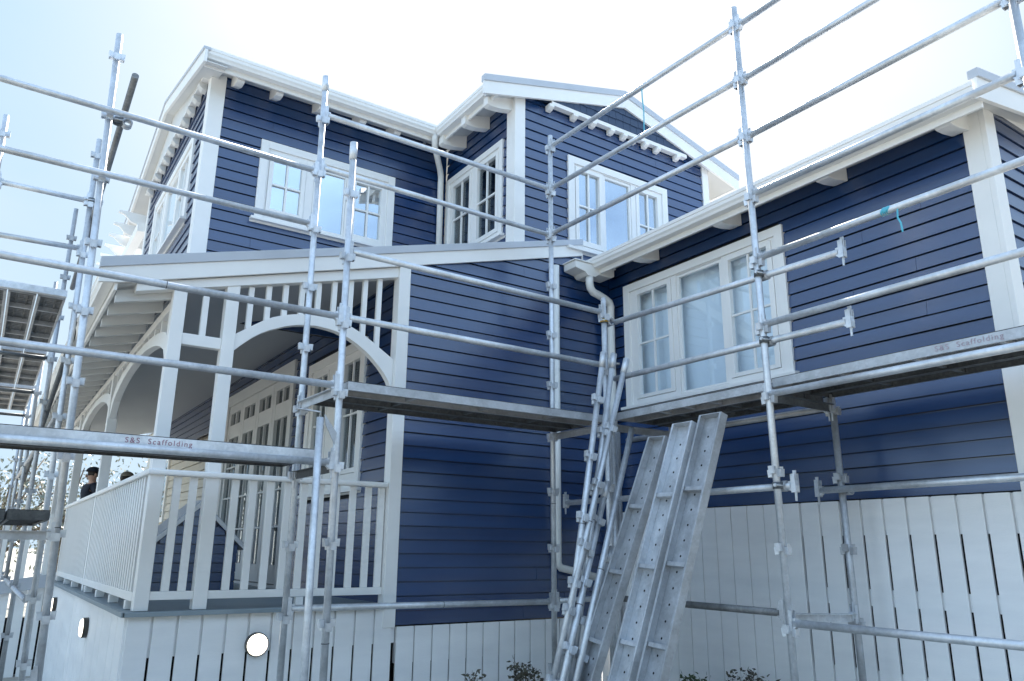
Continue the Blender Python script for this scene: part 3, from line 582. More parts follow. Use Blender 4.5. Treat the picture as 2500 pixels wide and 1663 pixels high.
# ================================================================== neighbour's cream house, fence, far things
no = (4.5, 16, GZ); nh = empty('neighbour_house', no); tag(nh, 'cream weatherboard house glimpsed beyond the far end of the veranda', 'house')
boards(FR('S', 3.06), 13.45, 20, -.2, 1.84, [(16.9, 18.5, .5, 2.1)], cover=.15).build('wall', 'cream', nh, no)
MB().box(3.09, 7, 13.45, 20, GZ, 2.6).build('wall_core', 'cream', nh, no)
MB().prism([(3.05, 13.4, 2.6), (8, 13.4, 3.4), (8, 13.4, 3.5), (3.05, 13.4, 2.7)], (0, 7, 0)).build('roof', 'roofgrey', nh, no)
mb = MB(); frame(mb, FR('S', 3.06), (16.9, 18.5, .5, 2.2), (17.0, 18.4, .6, 2.1), -.02, .05); fbox(mb, FR('S', 3.06), 17.66, 17.74, .6, 2.1, -.02, .045); wf = mb.build('window', 'white', nh, no)
mb = MB(); fbox(mb, FR('S', 3.06), 17.0, 18.4, .6, 2.1, .0, .01); mb.build('pane', 'glassdark', wf, no)
MB().box(2.86, 2.998, 13.45, 20, -.25, .2).build('plinth', 'pale', nh, no)

def far_house(name, x0, x1, y0, y1, z1, label, wall, nwin):
    o = ((x0 + x1) / 2, (y0 + y1) / 2, GZ); h = empty(name, o); tag(h, label, 'house')
    MB().box(x0, x1, y0, y1, GZ, z1).build('wall', wall, h, o)
    xm = (x0 + x1) / 2
    MB().prism([(x0 - .4, y0 - .4, z1), (xm, y0 - .4, z1 + 1.3), (x1 + .4, y0 - .4, z1)], (0, y1 - y0 + .8, 0)).build('roof', 'roofgrey', h, o)
    for k in range(nwin):
        c = x0 + (x1 - x0) * (k + .5) / nwin; mb = MB(); frame(mb, FR('F', y0), (c - .55, c + .55, -.1, 1.5), (c - .47, c + .47, 0, 1.4), -.02, .05); f = mb.build('window', 'white', h, o)
        mb = MB(); fbox(mb, FR('F', y0), c - .47, c + .47, 0, 1.4, .005, .015); mb.build('pane', 'glassdark', f, o)
far_house('distant_house', -9, -2.2, 26, 32, 2.6, 'pale distant house at the far left beyond the scaffold feet', 'white', 4)
far_house('distant_house', 4.4, 10, 34, 40, 2.2, 'cream distant house behind the trees beyond the veranda', 'cream', 3)

fo = (0, 12.35, GZ); fe = empty('paling_fence', fo); tag(fe, 'pale vertical board fence with black gaps stepping down at the far left', 'fence')
mb = MB(); a = -1.4
top = lambda x: -.50 - .16 * max(0, .9 - x) * 1.0
while a < .90:
    mb.prism([(a, 12.33, GZ), (a + .165, 12.33, GZ), (a + .165, 12.33, top(a + .165)), (a, 12.33, top(a))], (0, .02, 0)); a += .19
mb.build('palings', 'pale', fe, fo)
MB().box(-1.4, .9, 12.6, 12.62, GZ, -.9).build('backing', 'black', fe, fo)
MB().prism([(-1.45, 12.25, top(-1.45)), (.93, 12.25, top(.93)), (.93, 12.25, top(.93) + .16), (-1.45, 12.25, top(-1.45) + .16)], (0, .07, 0)).build('coping', 'roofgrey', fe, fo)
for i in range(9):
    x = -1.2 + i * .25; MB().box(x, x + .05, 12.27, 12.31, top(x) + .10, top(x) + .9).build('picket', 'white', fe, fo)
MB().prism([(-1.45, 12.25, top(-1.45) + .9), (.93, 12.25, top(.93) + .9), (.93, 12.25, top(.93) + .95), (-1.45, 12.25, top(-1.45) + .95)], (0, .07, 0)).build('fence_rail', 'white', fe, fo)

# ---- added tree belt, unseen behind the viewer, there to darken the low reflections
rnd = random.Random(77); mb = MB()
for k in range(15000):
    u_ = rnd.random(); x = -26 + 60 * u_; y = -15 - 6 * math.sin(u_ * 3.1) + rnd.gauss(0, 1.2); hgt = 8.0 + 1.5 * math.sin(x * .7) + 1.2 * math.sin(x * 1.9 + 1)
    z = GZ + hgt * (1 - rnd.random() ** 1.6); q = Vector((x, y, z)); d = Vector((rnd.uniform(-1, 1), rnd.uniform(-1, 1), rnd.uniform(-1, 1))).normalized(); u = d.orthogonal().normalized(); sz = rnd.uniform(.25, .5)
    mb.b.faces.new([mb.b.verts.new(q + d * sz), mb.b.verts.new(q + u * sz * .6), mb.b.verts.new(q - d * sz), mb.b.verts.new(q - u * sz * .6)])
o = mb.build('added_tree_belt', 'leaf', None, (0, -16, GZ)); tag(o, 'added unseen tree belt behind the viewer, darkening the wall reflections', 'added trees', kind='stuff')

# ---- trees far behind
def tree(loc, h, rad, label, seed, n=1500):
    rnd = random.Random(seed); t_ = empty('tree', loc); tag(t_, label, 'tree', None); L = Vector(loc)
    mb = MB(); mb.tube(L, L + Vector((0, 0, h * .5)), .16, 9, .09); tips = []
    for k in range(16):
        a = rnd.uniform(0, 6.28); b = L + Vector((0, 0, h * rnd.uniform(.25, .5))); e = b + Vector((math.cos(a) * rad * rnd.uniform(.4, .9), math.sin(a) * rad * rnd.uniform(.4, .9), h * rnd.uniform(.12, .42)))
        mb.tube(b, e, .05, 6, .015); tips.append(e); tips.append((b + e) / 2)
    mb.build('trunk', 'bark', t_, loc)
    mb = MB()
    for k in range(n):
        c = rnd.choice(tips); s = rad * .33
        q = c + Vector((rnd.gauss(0, s), rnd.gauss(0, s), rnd.gauss(0, s * .8)))
        d = Vector((rnd.uniform(-1, 1), rnd.uniform(-1, 1), rnd.uniform(-1, 1))).normalized(); u = d.orthogonal().normalized(); sz = rnd.uniform(.04, .085)
        v = [mb.b.verts.new(q + d * sz), mb.b.verts.new(q + u * sz * .5), mb.b.verts.new(q - d * sz), mb.b.verts.new(q - u * sz * .5)]
        mb.b.faces.new(v)
    mb.build('crown', 'leaffar', t_, loc)
tree((.4, 24, GZ), 4.6, 1.9, 'loose leafy tree farthest left behind the thin scaffold poles', 21)
tree((2.1, 27, GZ), 4.8, 2.0, 'pale loose tree seen beside the person in the dark cap', 22)
tree((3.4, 24.5, GZ), 4.2, 1.7, 'bushy tree seen just left of the cream neighbouring house', 23)

# ================================================================== shrubs at the foot of the wall
def shrub(loc, h, rad, mat, label, seed, n=420):
    rnd = random.Random(seed); s_ = empty('shrub', loc); tag(s_, label, 'shrub', 'shrubs along the foot of the house'); L = Vector(loc)
    mb = MB(); tips = []
    for k in range(14):
        a = rnd.uniform(0, 6.28); e = L + Vector((math.cos(a) * rad * rnd.uniform(.2, 1), math.sin(a) * rad * rnd.uniform(.2, 1), h * rnd.uniform(.8, 1)))
        mid = L + (e - L) * .55 + Vector((rnd.uniform(-.03, .03), rnd.uniform(-.03, .03), .03)); mb.tube(L, mid, .006, 6, .004); mb.tube(mid, e, .004, 6, .002); tips += [e, e, mid]
    mb.build('stem', 'bark', s_, loc)
    mb = MB()
    for k in range(n):
        c = rnd.choice(tips); q = c + Vector((rnd.gauss(0, .032), rnd.gauss(0, .032), rnd.gauss(0, .028)))
        d = Vector((rnd.uniform(-1, 1), rnd.uniform(-1, 1), rnd.uniform(-.3, 1))).normalized(); u = d.orthogonal().normalized(); w_ = d.cross(u); sz = rnd.uniform(.016, .028)
        a = [q, q + d * sz * .8 + u * sz * .5 + w_ * sz * .12, q + d * sz * 2, q + d * sz * .8 - u * sz * .5 + w_ * sz * .12]
        mb.b.faces.new([mb.b.verts.new(p_) for p_ in a])
    mb.build('leaves', mat, s_, loc)
shrub((4.0, 5.72, GZ), .64, .15, 'leafred', 'dark leafy shrub left of the leaning tubes at the bottom edge', 31)
shrub((5.08, 4.85, GZ), .57, .13, 'leaf', 'green shrub tip right beside the rightmost leaning plank', 32)
shrub((5.08, 4.22, GZ), .69, .22, 'leafred', 'widest dark shrub just left of the tall scaffold pole foot', 33)
shrub((3.62, 5.9, GZ), .60, .05, 'leafred', 'tiny shrub tip barely showing left of the other shrubs', 34, 120)

# ================================================================== SCAFFOLD
def basis(p0, p1, axis='Z', up=Vector((0, 0, 1))):
    p0, p1 = Vector(p0), Vector(p1); d = (p1 - p0).normalized()
    if axis == 'Z':
        x = Vector((1, 0, 0)); x = (x - d * x.dot(d)).normalized(); y = d.cross(x); m_ = Matrix((x, y, d)).transposed()
    else:
        z = (up - d * up.dot(d)).normalized(); y = z.cross(d); m_ = Matrix((d, y, z)).transposed()
    return Matrix.Translation(p0) @ m_.to_4x4()
TR = 0.0242
def press_mesh(mat):
    mb = MB()
    for k in range(4):
        a = k * math.pi / 2; c, s = math.cos(a), math.sin(a); zo = 0.0 if k % 2 == 0 else -0.022
        def Q(r, t_, z): return (c * r - s * t_, s * r + c * t_, z + zo)
        # a V pressing: plate across the front, two webs back to the tube
        for pts in ([Q(.050, -.020, .026), Q(.050, .020, .026), Q(.047, .018, -.026), Q(.047, -.018, -.026)],): mb.prism(pts, (c * .0055, s * .0055, 0))
        for sd_ in (-1, 1): mb.prism([Q(.020, sd_ * .012, .024), Q(.0505, sd_ * .0195, .024), Q(.0475, sd_ * .0175, -.024), Q(.020, sd_ * .012, -.024)], (-s * sd_ * .004, c * sd_ * .004, 0))
    bmesh.ops.recalc_face_normals(mb.b, faces=mb.b.faces)
    me = bpy.data.meshes.new('v_pressing'); mb.b.to_mesh(me); mb.b.free(); me.materials.append(M[mat]); return me
PRESS = {k: press_mesh(k) for k in ('galv', 'galvdull')}
def standard(p0, p1, nodes, label, mat='galv', cap=True, sleeve=(), group='upright scaffold standards', name='scaffold_standard', seg=18):
    """nodes: distances from p0 along the tube"""
    L = (Vector(p1) - Vector(p0)).length; mb = MB(); mb.tube((0, 0, 0), (0, 0, L - .001), TR, seg, cap=True)
    o = mb.build(name, mat, None, (0, 0, 0), 0, basis(p0, p1)); tag(o, label, 'scaffold pole', group)
    for z in nodes:
        if 0 < z < L: c = bpy.data.objects.new('node_cup', PRESS[mat if mat in PRESS else 'galvdull']); COL.objects.link(c); c.parent = o; c.location = (0, 0, z)
    if cap: MB().ring((0, 0, L - .13), (0, 0, L + .012), TR + .0042, TR - .002).build('socket', mat, o)
    for z in sleeve: MB().tube((0, 0, z), (0, 0, z + .006), TR + .002, 18).build('joint_ring', 'galvdark', o)
    return o
def vstd(x0, y0, x1, y1, ztop, zref, label, zbot=GZ + .02, **k):
    k.setdefault('cap', 'arched veranda' in label or 'capped top' in label)
    """pole from ground (x0,y0) to top (x1,y1); nodes every half metre counted from zref"""
    n = []; z = zref
    while z > zbot + .12: n.append(z - zbot); z -= .5
    return standard((x0, y0, zbot), (x1, y1, ztop), n, label, **k)
E2F = [
 (.475, 5.88, .320, 5.88, 3.775, 3.585, 'large near pole at far left, tallest of the left scaffold', 'galv', (1.7,)),
 (.49, 7.705, .396, 7.705, 3.768, 3.60, 'pole directly behind the large far left pole', 'galv', ()),
 (.44, 10.15, .40, 10.15, 3.98, 3.60, 'third pole back in the left scaffold row, under the clouds', 'galvdull', ()),
 (.42, 12.6, .40, 12.6, 3.75, 3.60, 'fourth pole back in the left scaffold row', 'galvdull', ()),
 (.41, 15.0, .41, 15.0, 3.2, 2.60, 'fifth pole back in the left scaffold row, mostly below the perforated platforms', 'galvdull', ()),
 (.41, 17.4, .41, 17.4, 2.8, 2.60, 'farthest pole of the left scaffold row beside the veranda', 'galvdull', ()),
 (-.26, 7.705, -.357, 7.705, 3.765, 3.584, 'pole at the extreme left edge with its top against the sky', 'galv', ()),
 (-.35, 10.15, -.35, 10.15, 1.2, 1.10, 'outer left pole, nearest of those in front of the white distant house', 'galvdull', ()),
 (-.35, 12.6, -.35, 12.6, 2.0, 1.60, 'outer left pole, second of those in front of the distant house', 'galvdull', ()),
 (-.35, 15.0, -.35, 15.0, 2.0, 1.60, 'outer left pole, third of those in front of the distant house', 'galvdull', ()),
 (-.35, 17.4, -.35, 17.4, 2.0, 1.60, 'outer left pole, farthest of those in front of the distant house', 'galvdull', ()),
 (1.932, 5.765, 1.905, 5.765, 3.943, 3.535, 'tallest pole in front of the arched veranda, its top over the upper window', 'galv', (2.1,)),
 (1.958, 5.0, 1.906, 5.0, 2.947, 2.546, 'nearer pole with capped top in front of the upper left window', 'galv', (1.0,)),
 (4.354, 5.77, 4.331, 5.77, 4.192, 4.04, 'slim pole in front of the upper gable wall and navy corner wall', 'galv', (2.0,)),
 (4.356, 5.0, 4.341, 5.0, 2.199, 2.03, 'pole in the inner corner below the rainwater head', 'galv', ()),
 (4.38, 3.31, 4.38, 3.38, 4.213, 4.04, 'tall pole crossing the ground floor window on the right', 'galv', (2.6, 4.1)),
 (5.17, 3.36, 5.17, 3.385, 1.12, 1.045, 'short pole under the right platform against the dark boards', 'galvdull', ()),
 (4.38, 1.49, 4.38, 1.49, 3.3, 3.04, 'pole clipped by the top right corner of the photo', 'galv', ()),
]
for (a, b, c, d_, zt, zr, lab, mat, sl) in E2F: vstd(a, b, c, d_, zt, zr, lab, mat=mat, sleeve=sl)
# plain prop tube with a bent bracket on top
pr = standard((1.797, 4.9, GZ + .02), (1.768, 4.9, .845), [], 'plain tube without cups between the two front poles', cap=False)
MB().path([(0, 0, 2.43), (.0, 0, 2.46), (-.10, .02, 2.47), (-.16, .02, 2.47)], .006, 8).build('bracket_rod', 'galvdull', pr)
MB().prism([(.03, 0, 2.45), (.04, 0, 2.38), (.11, 0, 2.25), (.12, 0, 2.33)], (0, .008, 0)).build('bracket_arm', 'galvdull', pr)
# extra cup-less tubes standing behind the corner pole
standard((4.50, 5.1, GZ + .02), (4.505, 5.1, 1.05), [], 'thin upright tube standing just right of the inner corner pole', cap=False)
standard((4.575, 5.12, GZ + .02), (4.571, 5.12, 1.06), [], 'upright tube in the corner bundle under the platform clamp', mat='galvdull', cap=False)
standard((4.66, 5.25, GZ + .02), (4.655, 5.25, .9), [], 'rearmost upright tube of the corner bundle', cap=False)

# ledgers and guard rails -------------------------------------------------
def wedge_mesh():
    mb = MB(); mb.prism([(-.012, -.016, .030), (.040, -.016, .034), (.050, -.016, -.005), (.046, -.016, -.040), (.006, -.016, -.036), (-.012, -.016, -.022)], (0, .032, 0))
    mb.prism([(.010, -.022, .075), (.044, -.022, .080), (.046, -.022, -.045), (.012, -.022, -.045)], (0, .004, 0)); mb.prism([(.010, .018, .075), (.044, .018, .080), (.046, .018, -.045), (.012, .018, -.045)], (0, .004, 0)); mb.prism([(.020, -.005, .10), (.044, -.005, .10), (.036, -.005, -.10), (.026, -.005, -.10)], (0, .010, 0))
    bmesh.ops.recalc_face_normals(mb.b, faces=mb.b.faces); me = bpy.data.meshes.new('wedge_clamp'); mb.b.to_mesh(me); mb.b.free(); me.materials.append(M['galv']); return me
WEDGE = wedge_mesh()
def rail(p0, p1, label, ends=(True, True), mat='galv', name='scaffold_ledger', cat='scaffold rail', r=TR, gap=.045, group='horizontal scaffold tubes', rings=()):
    p0, p1 = Vector(p0), Vector(p1); d = (p1 - p0).normalized()
    if ends[0]: p0 = p0 + d * gap
    if ends[1]: p1 = p1 - d * gap
    L = (p1 - p0).length; mb = MB(); mb.tube((0, 0, 0), (L, 0, 0), r, 18)
    o = mb.build(name, mat, None, (0, 0, 0), 0, basis(p0, p1, 'X')); tag(o, label, cat, group)
    for k, e in enumerate(ends):
        if e:
            c = bpy.data.objects.new('wedge_clamp', WEDGE); COL.objects.link(c); c.parent = o
            if k: c.location = (L - .005, 0, 0)
            else: c.location = (.005, 0, 0); c.rotation_euler = (0, 0, math.pi)
    for x in rings: MB().tube((x, 0, 0), (x + .004, 0, 0), r + .0012, 18).build('joint_ring', 'galvdark', o)
    return o
rail((-2.2, 5.83, 3.135), (1.905, 5.765, 3.05), 'top guard rail left of the veranda poles, rising to the upper left')
rail((-2.2, 5.83, 2.60), (1.905, 5.765, 2.57), 'second guard rail at left, crossing the upper left corner board')
rail((-2.2, 5.0, 1.60), (1.915, 5.0, 1.588), 'long rail in front of the veranda beam at left', rings=(2.9,))
rail((-2.2, 5.0, 1.102), (1.92, 5.0, 1.094), 'long rail crossing the veranda posts above the lettered platform')
rail((1.905, 5.765, 3.592), (4.335, 5.77, 3.582), 'highest rail in front of the upper left gutter and downpipe')
rail((1.905, 5.765, 3.095), (4.335, 5.77, 3.075), 'rail crossing the bay side window below the highest one')
rail((1.91, 5.0, 2.092), (4.343, 5.0, 2.062), 'rail over the navy lean-to wall, upper of two')
rail((1.915, 5.0, 1.590), (4.346, 5.0, 1.578), 'rail over the navy lean-to wall, lower of two, at the arch top')
rail((1.925, 5.765, -.412), (4.35, 5.77, -.428), 'low rail along the bottom of the navy corner wall', rings=(1.25,))
rail((4.352, 5.77, -.424), (5.05, 5.77, -.41), 'short low rail right of the slim pole behind the leaning tubes', ends=(True, False))
for z, lab in ((4.055, 'uppermost sloping rail between the slim pole and the tall right pole'), (3.572, 'second sloping rail between the slim pole and the tall right pole'), (3.072, 'third sloping rail over the upper gable window')):
    rail((4.335, 5.77, z + .015), (4.38, 3.37, z - .018), lab)
for z, lab in ((4.03, 'uppermost rail running out of the top edge at right'), (3.54, 'second rail running out of the top edge at right'), (3.045, 'third rail at right, reaching the top right corner pole'),
               (2.567, 'rail at right following the white gutter'), (2.06, 'rail at right carrying the knotted blue tape'), (1.558, 'rail at right below the taped one, over the navy boards'), (1.059, 'thick lower rail under the right hand platform edge')):
    rail((4.38, 3.37, z), (4.38, 1.49, z + .0), lab)
rail((4.38, 3.33, -.425), (4.38, 1.49, -.432), 'lowest rail at right, in front of the pale vertical boards')
rail((4.40, 5.0, -.36), (4.43, 3.38, -.372), 'dark low rail between the leaning planks and the tall right pole', mat='galvmid')
rail((4.45, 5.106, 1.99), (4.45, 2.75, 1.928), 'spare tube clamped across the window, upper of two, with hooked end', ends=(False, True), mat='galv', gap=0)
rail((4.45, 5.0, 1.472), (4.45, 2.75, 1.447), 'spare tube clamped across the window, lower of two, with hooked end', ends=(False, True), mat='galv', gap=0)
rail((4.45, 5.694, .432), (4.45, 3.27, .436), 'tube with hooked ends behind the leaning planks', ends=(True, True), gap=0)
rail((5.10, 3.50, .45), (5.10, 1.60, .452), 'rail from the short pole with the yellow tag to the right edge', ends=(True, False), gap=0)
rail((5.17, 5.645, 1.062), (5.17, 3.40, 1.060), 'dark tube tucked under the platform along the navy wall', ends=(False, True), mat='galvdull')
rail((-.345, 7.705, 3.12), (.41, 7.705, 3.125), 'short cross tube at far left, upper of the two', ends=(True, True), name='scaffold_transom')
rail((-.33, 7.705, 2.63), (.42, 7.705, 2.65), 'short cross tube at far left, lower of the two', ends=(True, True), name='scaffold_transom')
rail((-.6, 5.80, -.855), (.45, 5.84, -.80), 'tube stub at the lower left corner', ends=(False, True))
# sloping brace running back along the left scaffold
rail((.45, 5.66, 3.345), (.45, 9.2, 2.70), 'dark brace tube sloping back from the large left pole', ends=(False, False), mat='galvmid', name='scaffold_brace', cat='scaffold brace', gap=0)
rail((.47, 7.8, 2.0), (.44, 13.0, .9), 'dark brace tube below the perforated platforms at left', ends=(False, False), mat='galvdark', name='scaffold_brace', cat='scaffold brace')
for i, (y, z) in enumerate(((10.15, 2.10), (12.6, 2.10), (15.0, 2.10))):
    rail((-.35, y, z), (.41, y, z), ('nearest', 'middle', 'farthest')[i] + ' cross tube under the perforated platforms', mat='galvdark', name='scaffold_transom')
# ledgers along the left scaffold (far)
for z, lab in ((1.09, 'rail running away beside the veranda eave at far left'), (-.42, 'low rail running away at far left beside the base boards')):
    rail((.42, 7.75, z), (.41, 15.0, z), lab, ends=(False, False), mat='galvdull')
# transoms (angle steel)
def transom(p0, p1, label, mat='galvdull', h=.055):
    p0, p1 = Vector(p0), Vector(p1); L = (p1 - p0).length; mb = MB(); mb.box(.04, L - .04, -.003, .003, -h, 0); mb.box(.04, L - .04, .0031, .038, -.005, 0); mb.box(.04, L - .04, -.038, -.0031, -.005, 0)
    o = mb.build('scaffold_transom', mat, None, (0, 0, 0), 0, basis(p0, p1, 'X')); tag(o, label, 'scaffold transom', 'angle steel scaffold transoms')
    for k in (0, 1):
        c = bpy.data.objects.new('wedge_clamp', WEDGE); COL.objects.link(c); c.parent = o
        c.location = (L - .05, 0, -.02) if k else (.05, 0, -.02); c.rotation_euler = (0, 0, 0 if k else math.pi)
transom((1.93, 5.0, 1.085), (1.905, 5.765, 1.085), 'angle steel transom at the left end of the corner platform', 'galv')
transom((1.94, 5.0, .56), (1.91, 5.765, .56), 'angle steel transom at the right end of the lettered left platform', 'galvdark')
transom((4.35, 5.0, 1.06), (4.345, 5.77, 1.06), 'angle steel transom in the inner corner under two platforms')
transom((4.38, 3.37, 1.075), (5.17, 3.38, 1.075), 'angle steel transom under the right platform at the short pole', 'galvdark')
transom((4.38, 3.34, -.37), (5.17, 3.37, -.40), 'pale low transom between the tall right pole and the short pole', 'galv')
transom((4.40, 5.0, 1.06), (5.15, 5.0, 1.06), 'angle steel transom against the window end of the right platform')
transom((.435, 5.88, .10), (-.35, 5.9, .10), 'angle steel transom under the small lower left platform')

# couplers on the tall right pole and the corner pole
def coupler(c, label, tagc=None):
    o = empty('tube_coupler', c); C = Vector(c); tag(o, label, 'coupler', 'swivel couplers')
    mb = MB(); mb.ring(C + Vector((0, 0, -.022)), C + Vector((0, 0, .022)), TR + .010, TR + .001); mb.build('collar', 'galvdark', o, c)
    mb = MB(); mb.ring(C + Vector((.062, -.03, 0)), C + Vector((.062, .03, 0)), TR + .012, TR + .001); mb.build('clasp', 'galvdull', o, c)
    mb = MB(); mb.tube(C + Vector((-.055, -.02, .0)), C + Vector((.03, -.035, 0)), .006, 8); mb.tube(C + Vector((-.06, -.02, .0)), C + Vector((-.045, -.02, 0)), .012, 6); mb.build('bolt', 'galv', o, c)
    if tagc: mb = MB(); mb.ring(C + Vector((0, 0, -.012)), C + Vector((0, 0, .012)), TR + .0125, TR + .0102); mb.build('paint_band', tagc, o, c)
coupler((4.38, 3.345, 1.94), 'upper coupler on the tall right pole at the window'); coupler((4.38, 3.345, 1.445), 'lower coupler on the tall right pole at the window')
coupler((4.38, 3.33, .437), 'coupler on the tall right pole below the platform'); coupler((4.345, 5.0, 1.985), 'coupler with orange band below the rainwater head', 'yellow')
coupler((5.17, 3.37, .452), 'coupler with yellow mark on the short pole', 'yellow'); coupler((.40, 5.88, 3.06), 'dark coupler where the brace meets the large left pole')
coupler((.412, 7.70, 3.13), 'dark coupler on the second left pole')

# ---- planks
def plank(p0, p1, wdir, label, wd=.225, mat='galvdull', bottom='galvdark', holes=False, group='steel scaffold planks', over=None, th=.065, name='scaffold_plank', cleats=0, perf=None, pan='panshade'):
    """channel plank: deck at local z=0 facing +Z, flanges below; local X along, local Y across"""
    p0, p1 = Vector(p0), Vector(p1); L = (p1 - p0).length; d = (p1 - p0).normalized(); y = Vector(wdir); y = (y - d * y.dot(d)).normalized(); z = d.cross(y)
    m_ = Matrix.Translation(p0) @ Matrix((d, y, z)).transposed().to_4x4()
    mb = MB(); h = wd / 2
    for s in (-1, 1):
        mb.box(0, L, min(s * h, s * (h - .004)), max(s * h, s * (h - .004)), -th, -.0042)
        mb.box(0, L, min(s * (h - .0042), s * (h - .020)), max(s * (h - .0042), s * (h - .020)), -th, -th + .004)
    o = mb.build(name, mat, None, (0, 0, 0), 0.0012, m_); tag(o, label, 'scaffold plank', group)
    mb = MB(); e = h - .0002
    if perf:                                                          # punched deck: lanes broken by real slots
        ys = [-e]; 
        for r_ in perf: ys += [r_ - .004, r_ + .004]
        ys.append(e)
        for k in range(0, len(ys), 2): mb.box(0, L, ys[k], ys[k + 1], -.004, 0)
        for r_ in perf:
            x = 0.0
            while x < L - .03: mb.box(x, x + .030, r_ - .0039, r_ + .0039, -.0038, -.0002); x += .044
    else: mb.box(0, L, -e, e, -.004, 0)
    if not holes:
        for s in (-1, 1): mb.box(.002, L - .002, min(s * .04, s * .046), max(s * .04, s * .046), -.016, -.0042)
        if perf:
            x = .06
            while x < L: mb.box(x, x + .008, -h + .005, -.0465, -.009, -.0042); mb.box(x, x + .008, -.0395, .0395, -.009, -.0042); mb.box(x, x + .008, .0465, h - .005, -.009, -.0042); x += .06
    if holes:
        nb = len(mb.b.faces); x = .10; k = 0
        while x < L - .08: mb.tube((x, (.036 if k % 2 else -.036), -.0043), (x, (.036 if k % 2 else -.036), -.0052), .0085, 10); x += .055; k += 1
        mb.b.faces.ensure_lookup_table()
        for f in mb.b.faces[nb:]: f.material_index = 1
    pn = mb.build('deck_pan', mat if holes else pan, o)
    if holes: pn.data.materials.append(M['black'])
    for x in (.0, L - .006):
        MB().box(x, x + .006, -h + .0045, h - .0045, -th + .001, -.0045).build('end_plate', mat, o)
    for k in range(cleats):
        x = .55 + k * (L - 1.0) / max(1, cleats - 1) * .96; MB().box(x, x + .030, -h + .0045, h - .0045, -.052, -.006).build('cleat', mat, o, bevel=.003)
    return o
# leaning planks, hollow side towards the viewer
def leaning(T, B, wtop, label, L, mat):
    T, B = Vector(T), Vector(B); d = (B - T).normalized(); p1 = T + d * L
    return plank(T, p1, wtop, label, .235, mat, holes=True, cleats=4, group='steel planks leaning against the right platform', name='leaning_plank')
leaning((4.33, 4.323, .852), (3.75, 4.560, -.879), (0.15, 1, 0), 'shortest leaning plank, on the left of the three', 2.58, 'galvdull')
leaning((4.33, 4.049, .927), (3.75, 4.182, -.830), (0.12, 1, 0), 'middle leaning plank, bluish steel', 2.65, 'galv')
leaning((4.33, 3.773, .955), (3.75, 3.898, -.793), (0.10, 1, 0), 'tallest leaning plank, on the right of the three', 2.68, 'galvdull')
# platforms
pos3 = ('front', 'middle', 'rear')
def deckset(x0, x1, y0, y1, z, along, labels, mat='galvdull', n=3, name='scaffold_plank', holes=False, perf=None, pan='panshade', rest='galvdark'):  # default rest colour paints platform shade onto the rear planks
    out_ = []
    if along == 'X':
        w_ = (y1 - y0) / n
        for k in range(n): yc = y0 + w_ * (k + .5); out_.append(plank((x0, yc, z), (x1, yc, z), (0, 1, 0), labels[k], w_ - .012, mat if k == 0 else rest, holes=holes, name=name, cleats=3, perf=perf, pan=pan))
    else:
        w_ = (x1 - x0) / n
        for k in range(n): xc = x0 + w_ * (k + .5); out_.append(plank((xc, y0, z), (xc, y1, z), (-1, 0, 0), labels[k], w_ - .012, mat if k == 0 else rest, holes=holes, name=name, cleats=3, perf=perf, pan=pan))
    return out_
dl = deckset(-.9, 1.80, 5.03, 5.72, .650, 'X', ['platform plank with red lettering at left, in front of the veranda', 'middle plank of the lettered left platform', 'rear plank of the lettered left platform'], 'galv')
rail((-.9, 4.985, .565), (1.925, 5.0, .563), 'thick rail under the edge of the lettered left platform', ends=(False, True))
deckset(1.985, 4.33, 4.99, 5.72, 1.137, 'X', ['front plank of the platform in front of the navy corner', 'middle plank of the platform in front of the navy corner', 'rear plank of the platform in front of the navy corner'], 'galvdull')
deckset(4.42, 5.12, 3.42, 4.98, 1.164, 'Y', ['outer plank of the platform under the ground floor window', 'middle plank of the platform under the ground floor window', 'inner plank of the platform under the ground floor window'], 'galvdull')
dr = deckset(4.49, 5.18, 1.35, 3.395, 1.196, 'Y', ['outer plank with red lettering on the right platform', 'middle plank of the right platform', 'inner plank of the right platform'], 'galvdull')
deckset(-.33, .35, 7.78, 9.95, 2.225, 'Y', ['leftmost perforated plank of the near overhead platform', 'middle perforated plank of the near overhead platform', 'right perforated plank of the near overhead platform'], 'galvdull', perf=(-.075, -.025, .025, .075), pan='galvmid', rest='galvdull')
deckset(-.33, .36, 10.22, 12.45, 2.225, 'Y', ['leftmost plank of the second overhead platform', 'middle plank of the second overhead platform', 'right plank of the second overhead platform'], 'galvdull', pan='galvmid', rest='galvdull')
deckset(-.33, .36, 12.7, 14.9, 2.225, 'Y', ['leftmost plank of the farthest overhead platform', 'middle plank of the farthest overhead platform', 'right plank of the farthest overhead platform'], 'galvdull', pan='galvmid', rest='galvdull')
deckset(-.36, .385, 5.93, 7.65, .232, 'Y', ['leftmost plank of the small lower left platform', 'middle plank of the small lower left platform', 'right plank of the small lower left platform'], 'galvdull')
# front edge angle of the near overhead platform
mb = MB(); mb.box(-.42, .345, 7.70, 7.76, 2.17, 2.232); o = mb.build('toe_angle', 'galv', None, (0, 7.7, 2.17), .003); tag(o, 'pale edge angle closing the near overhead platform at left', 'edge angle')

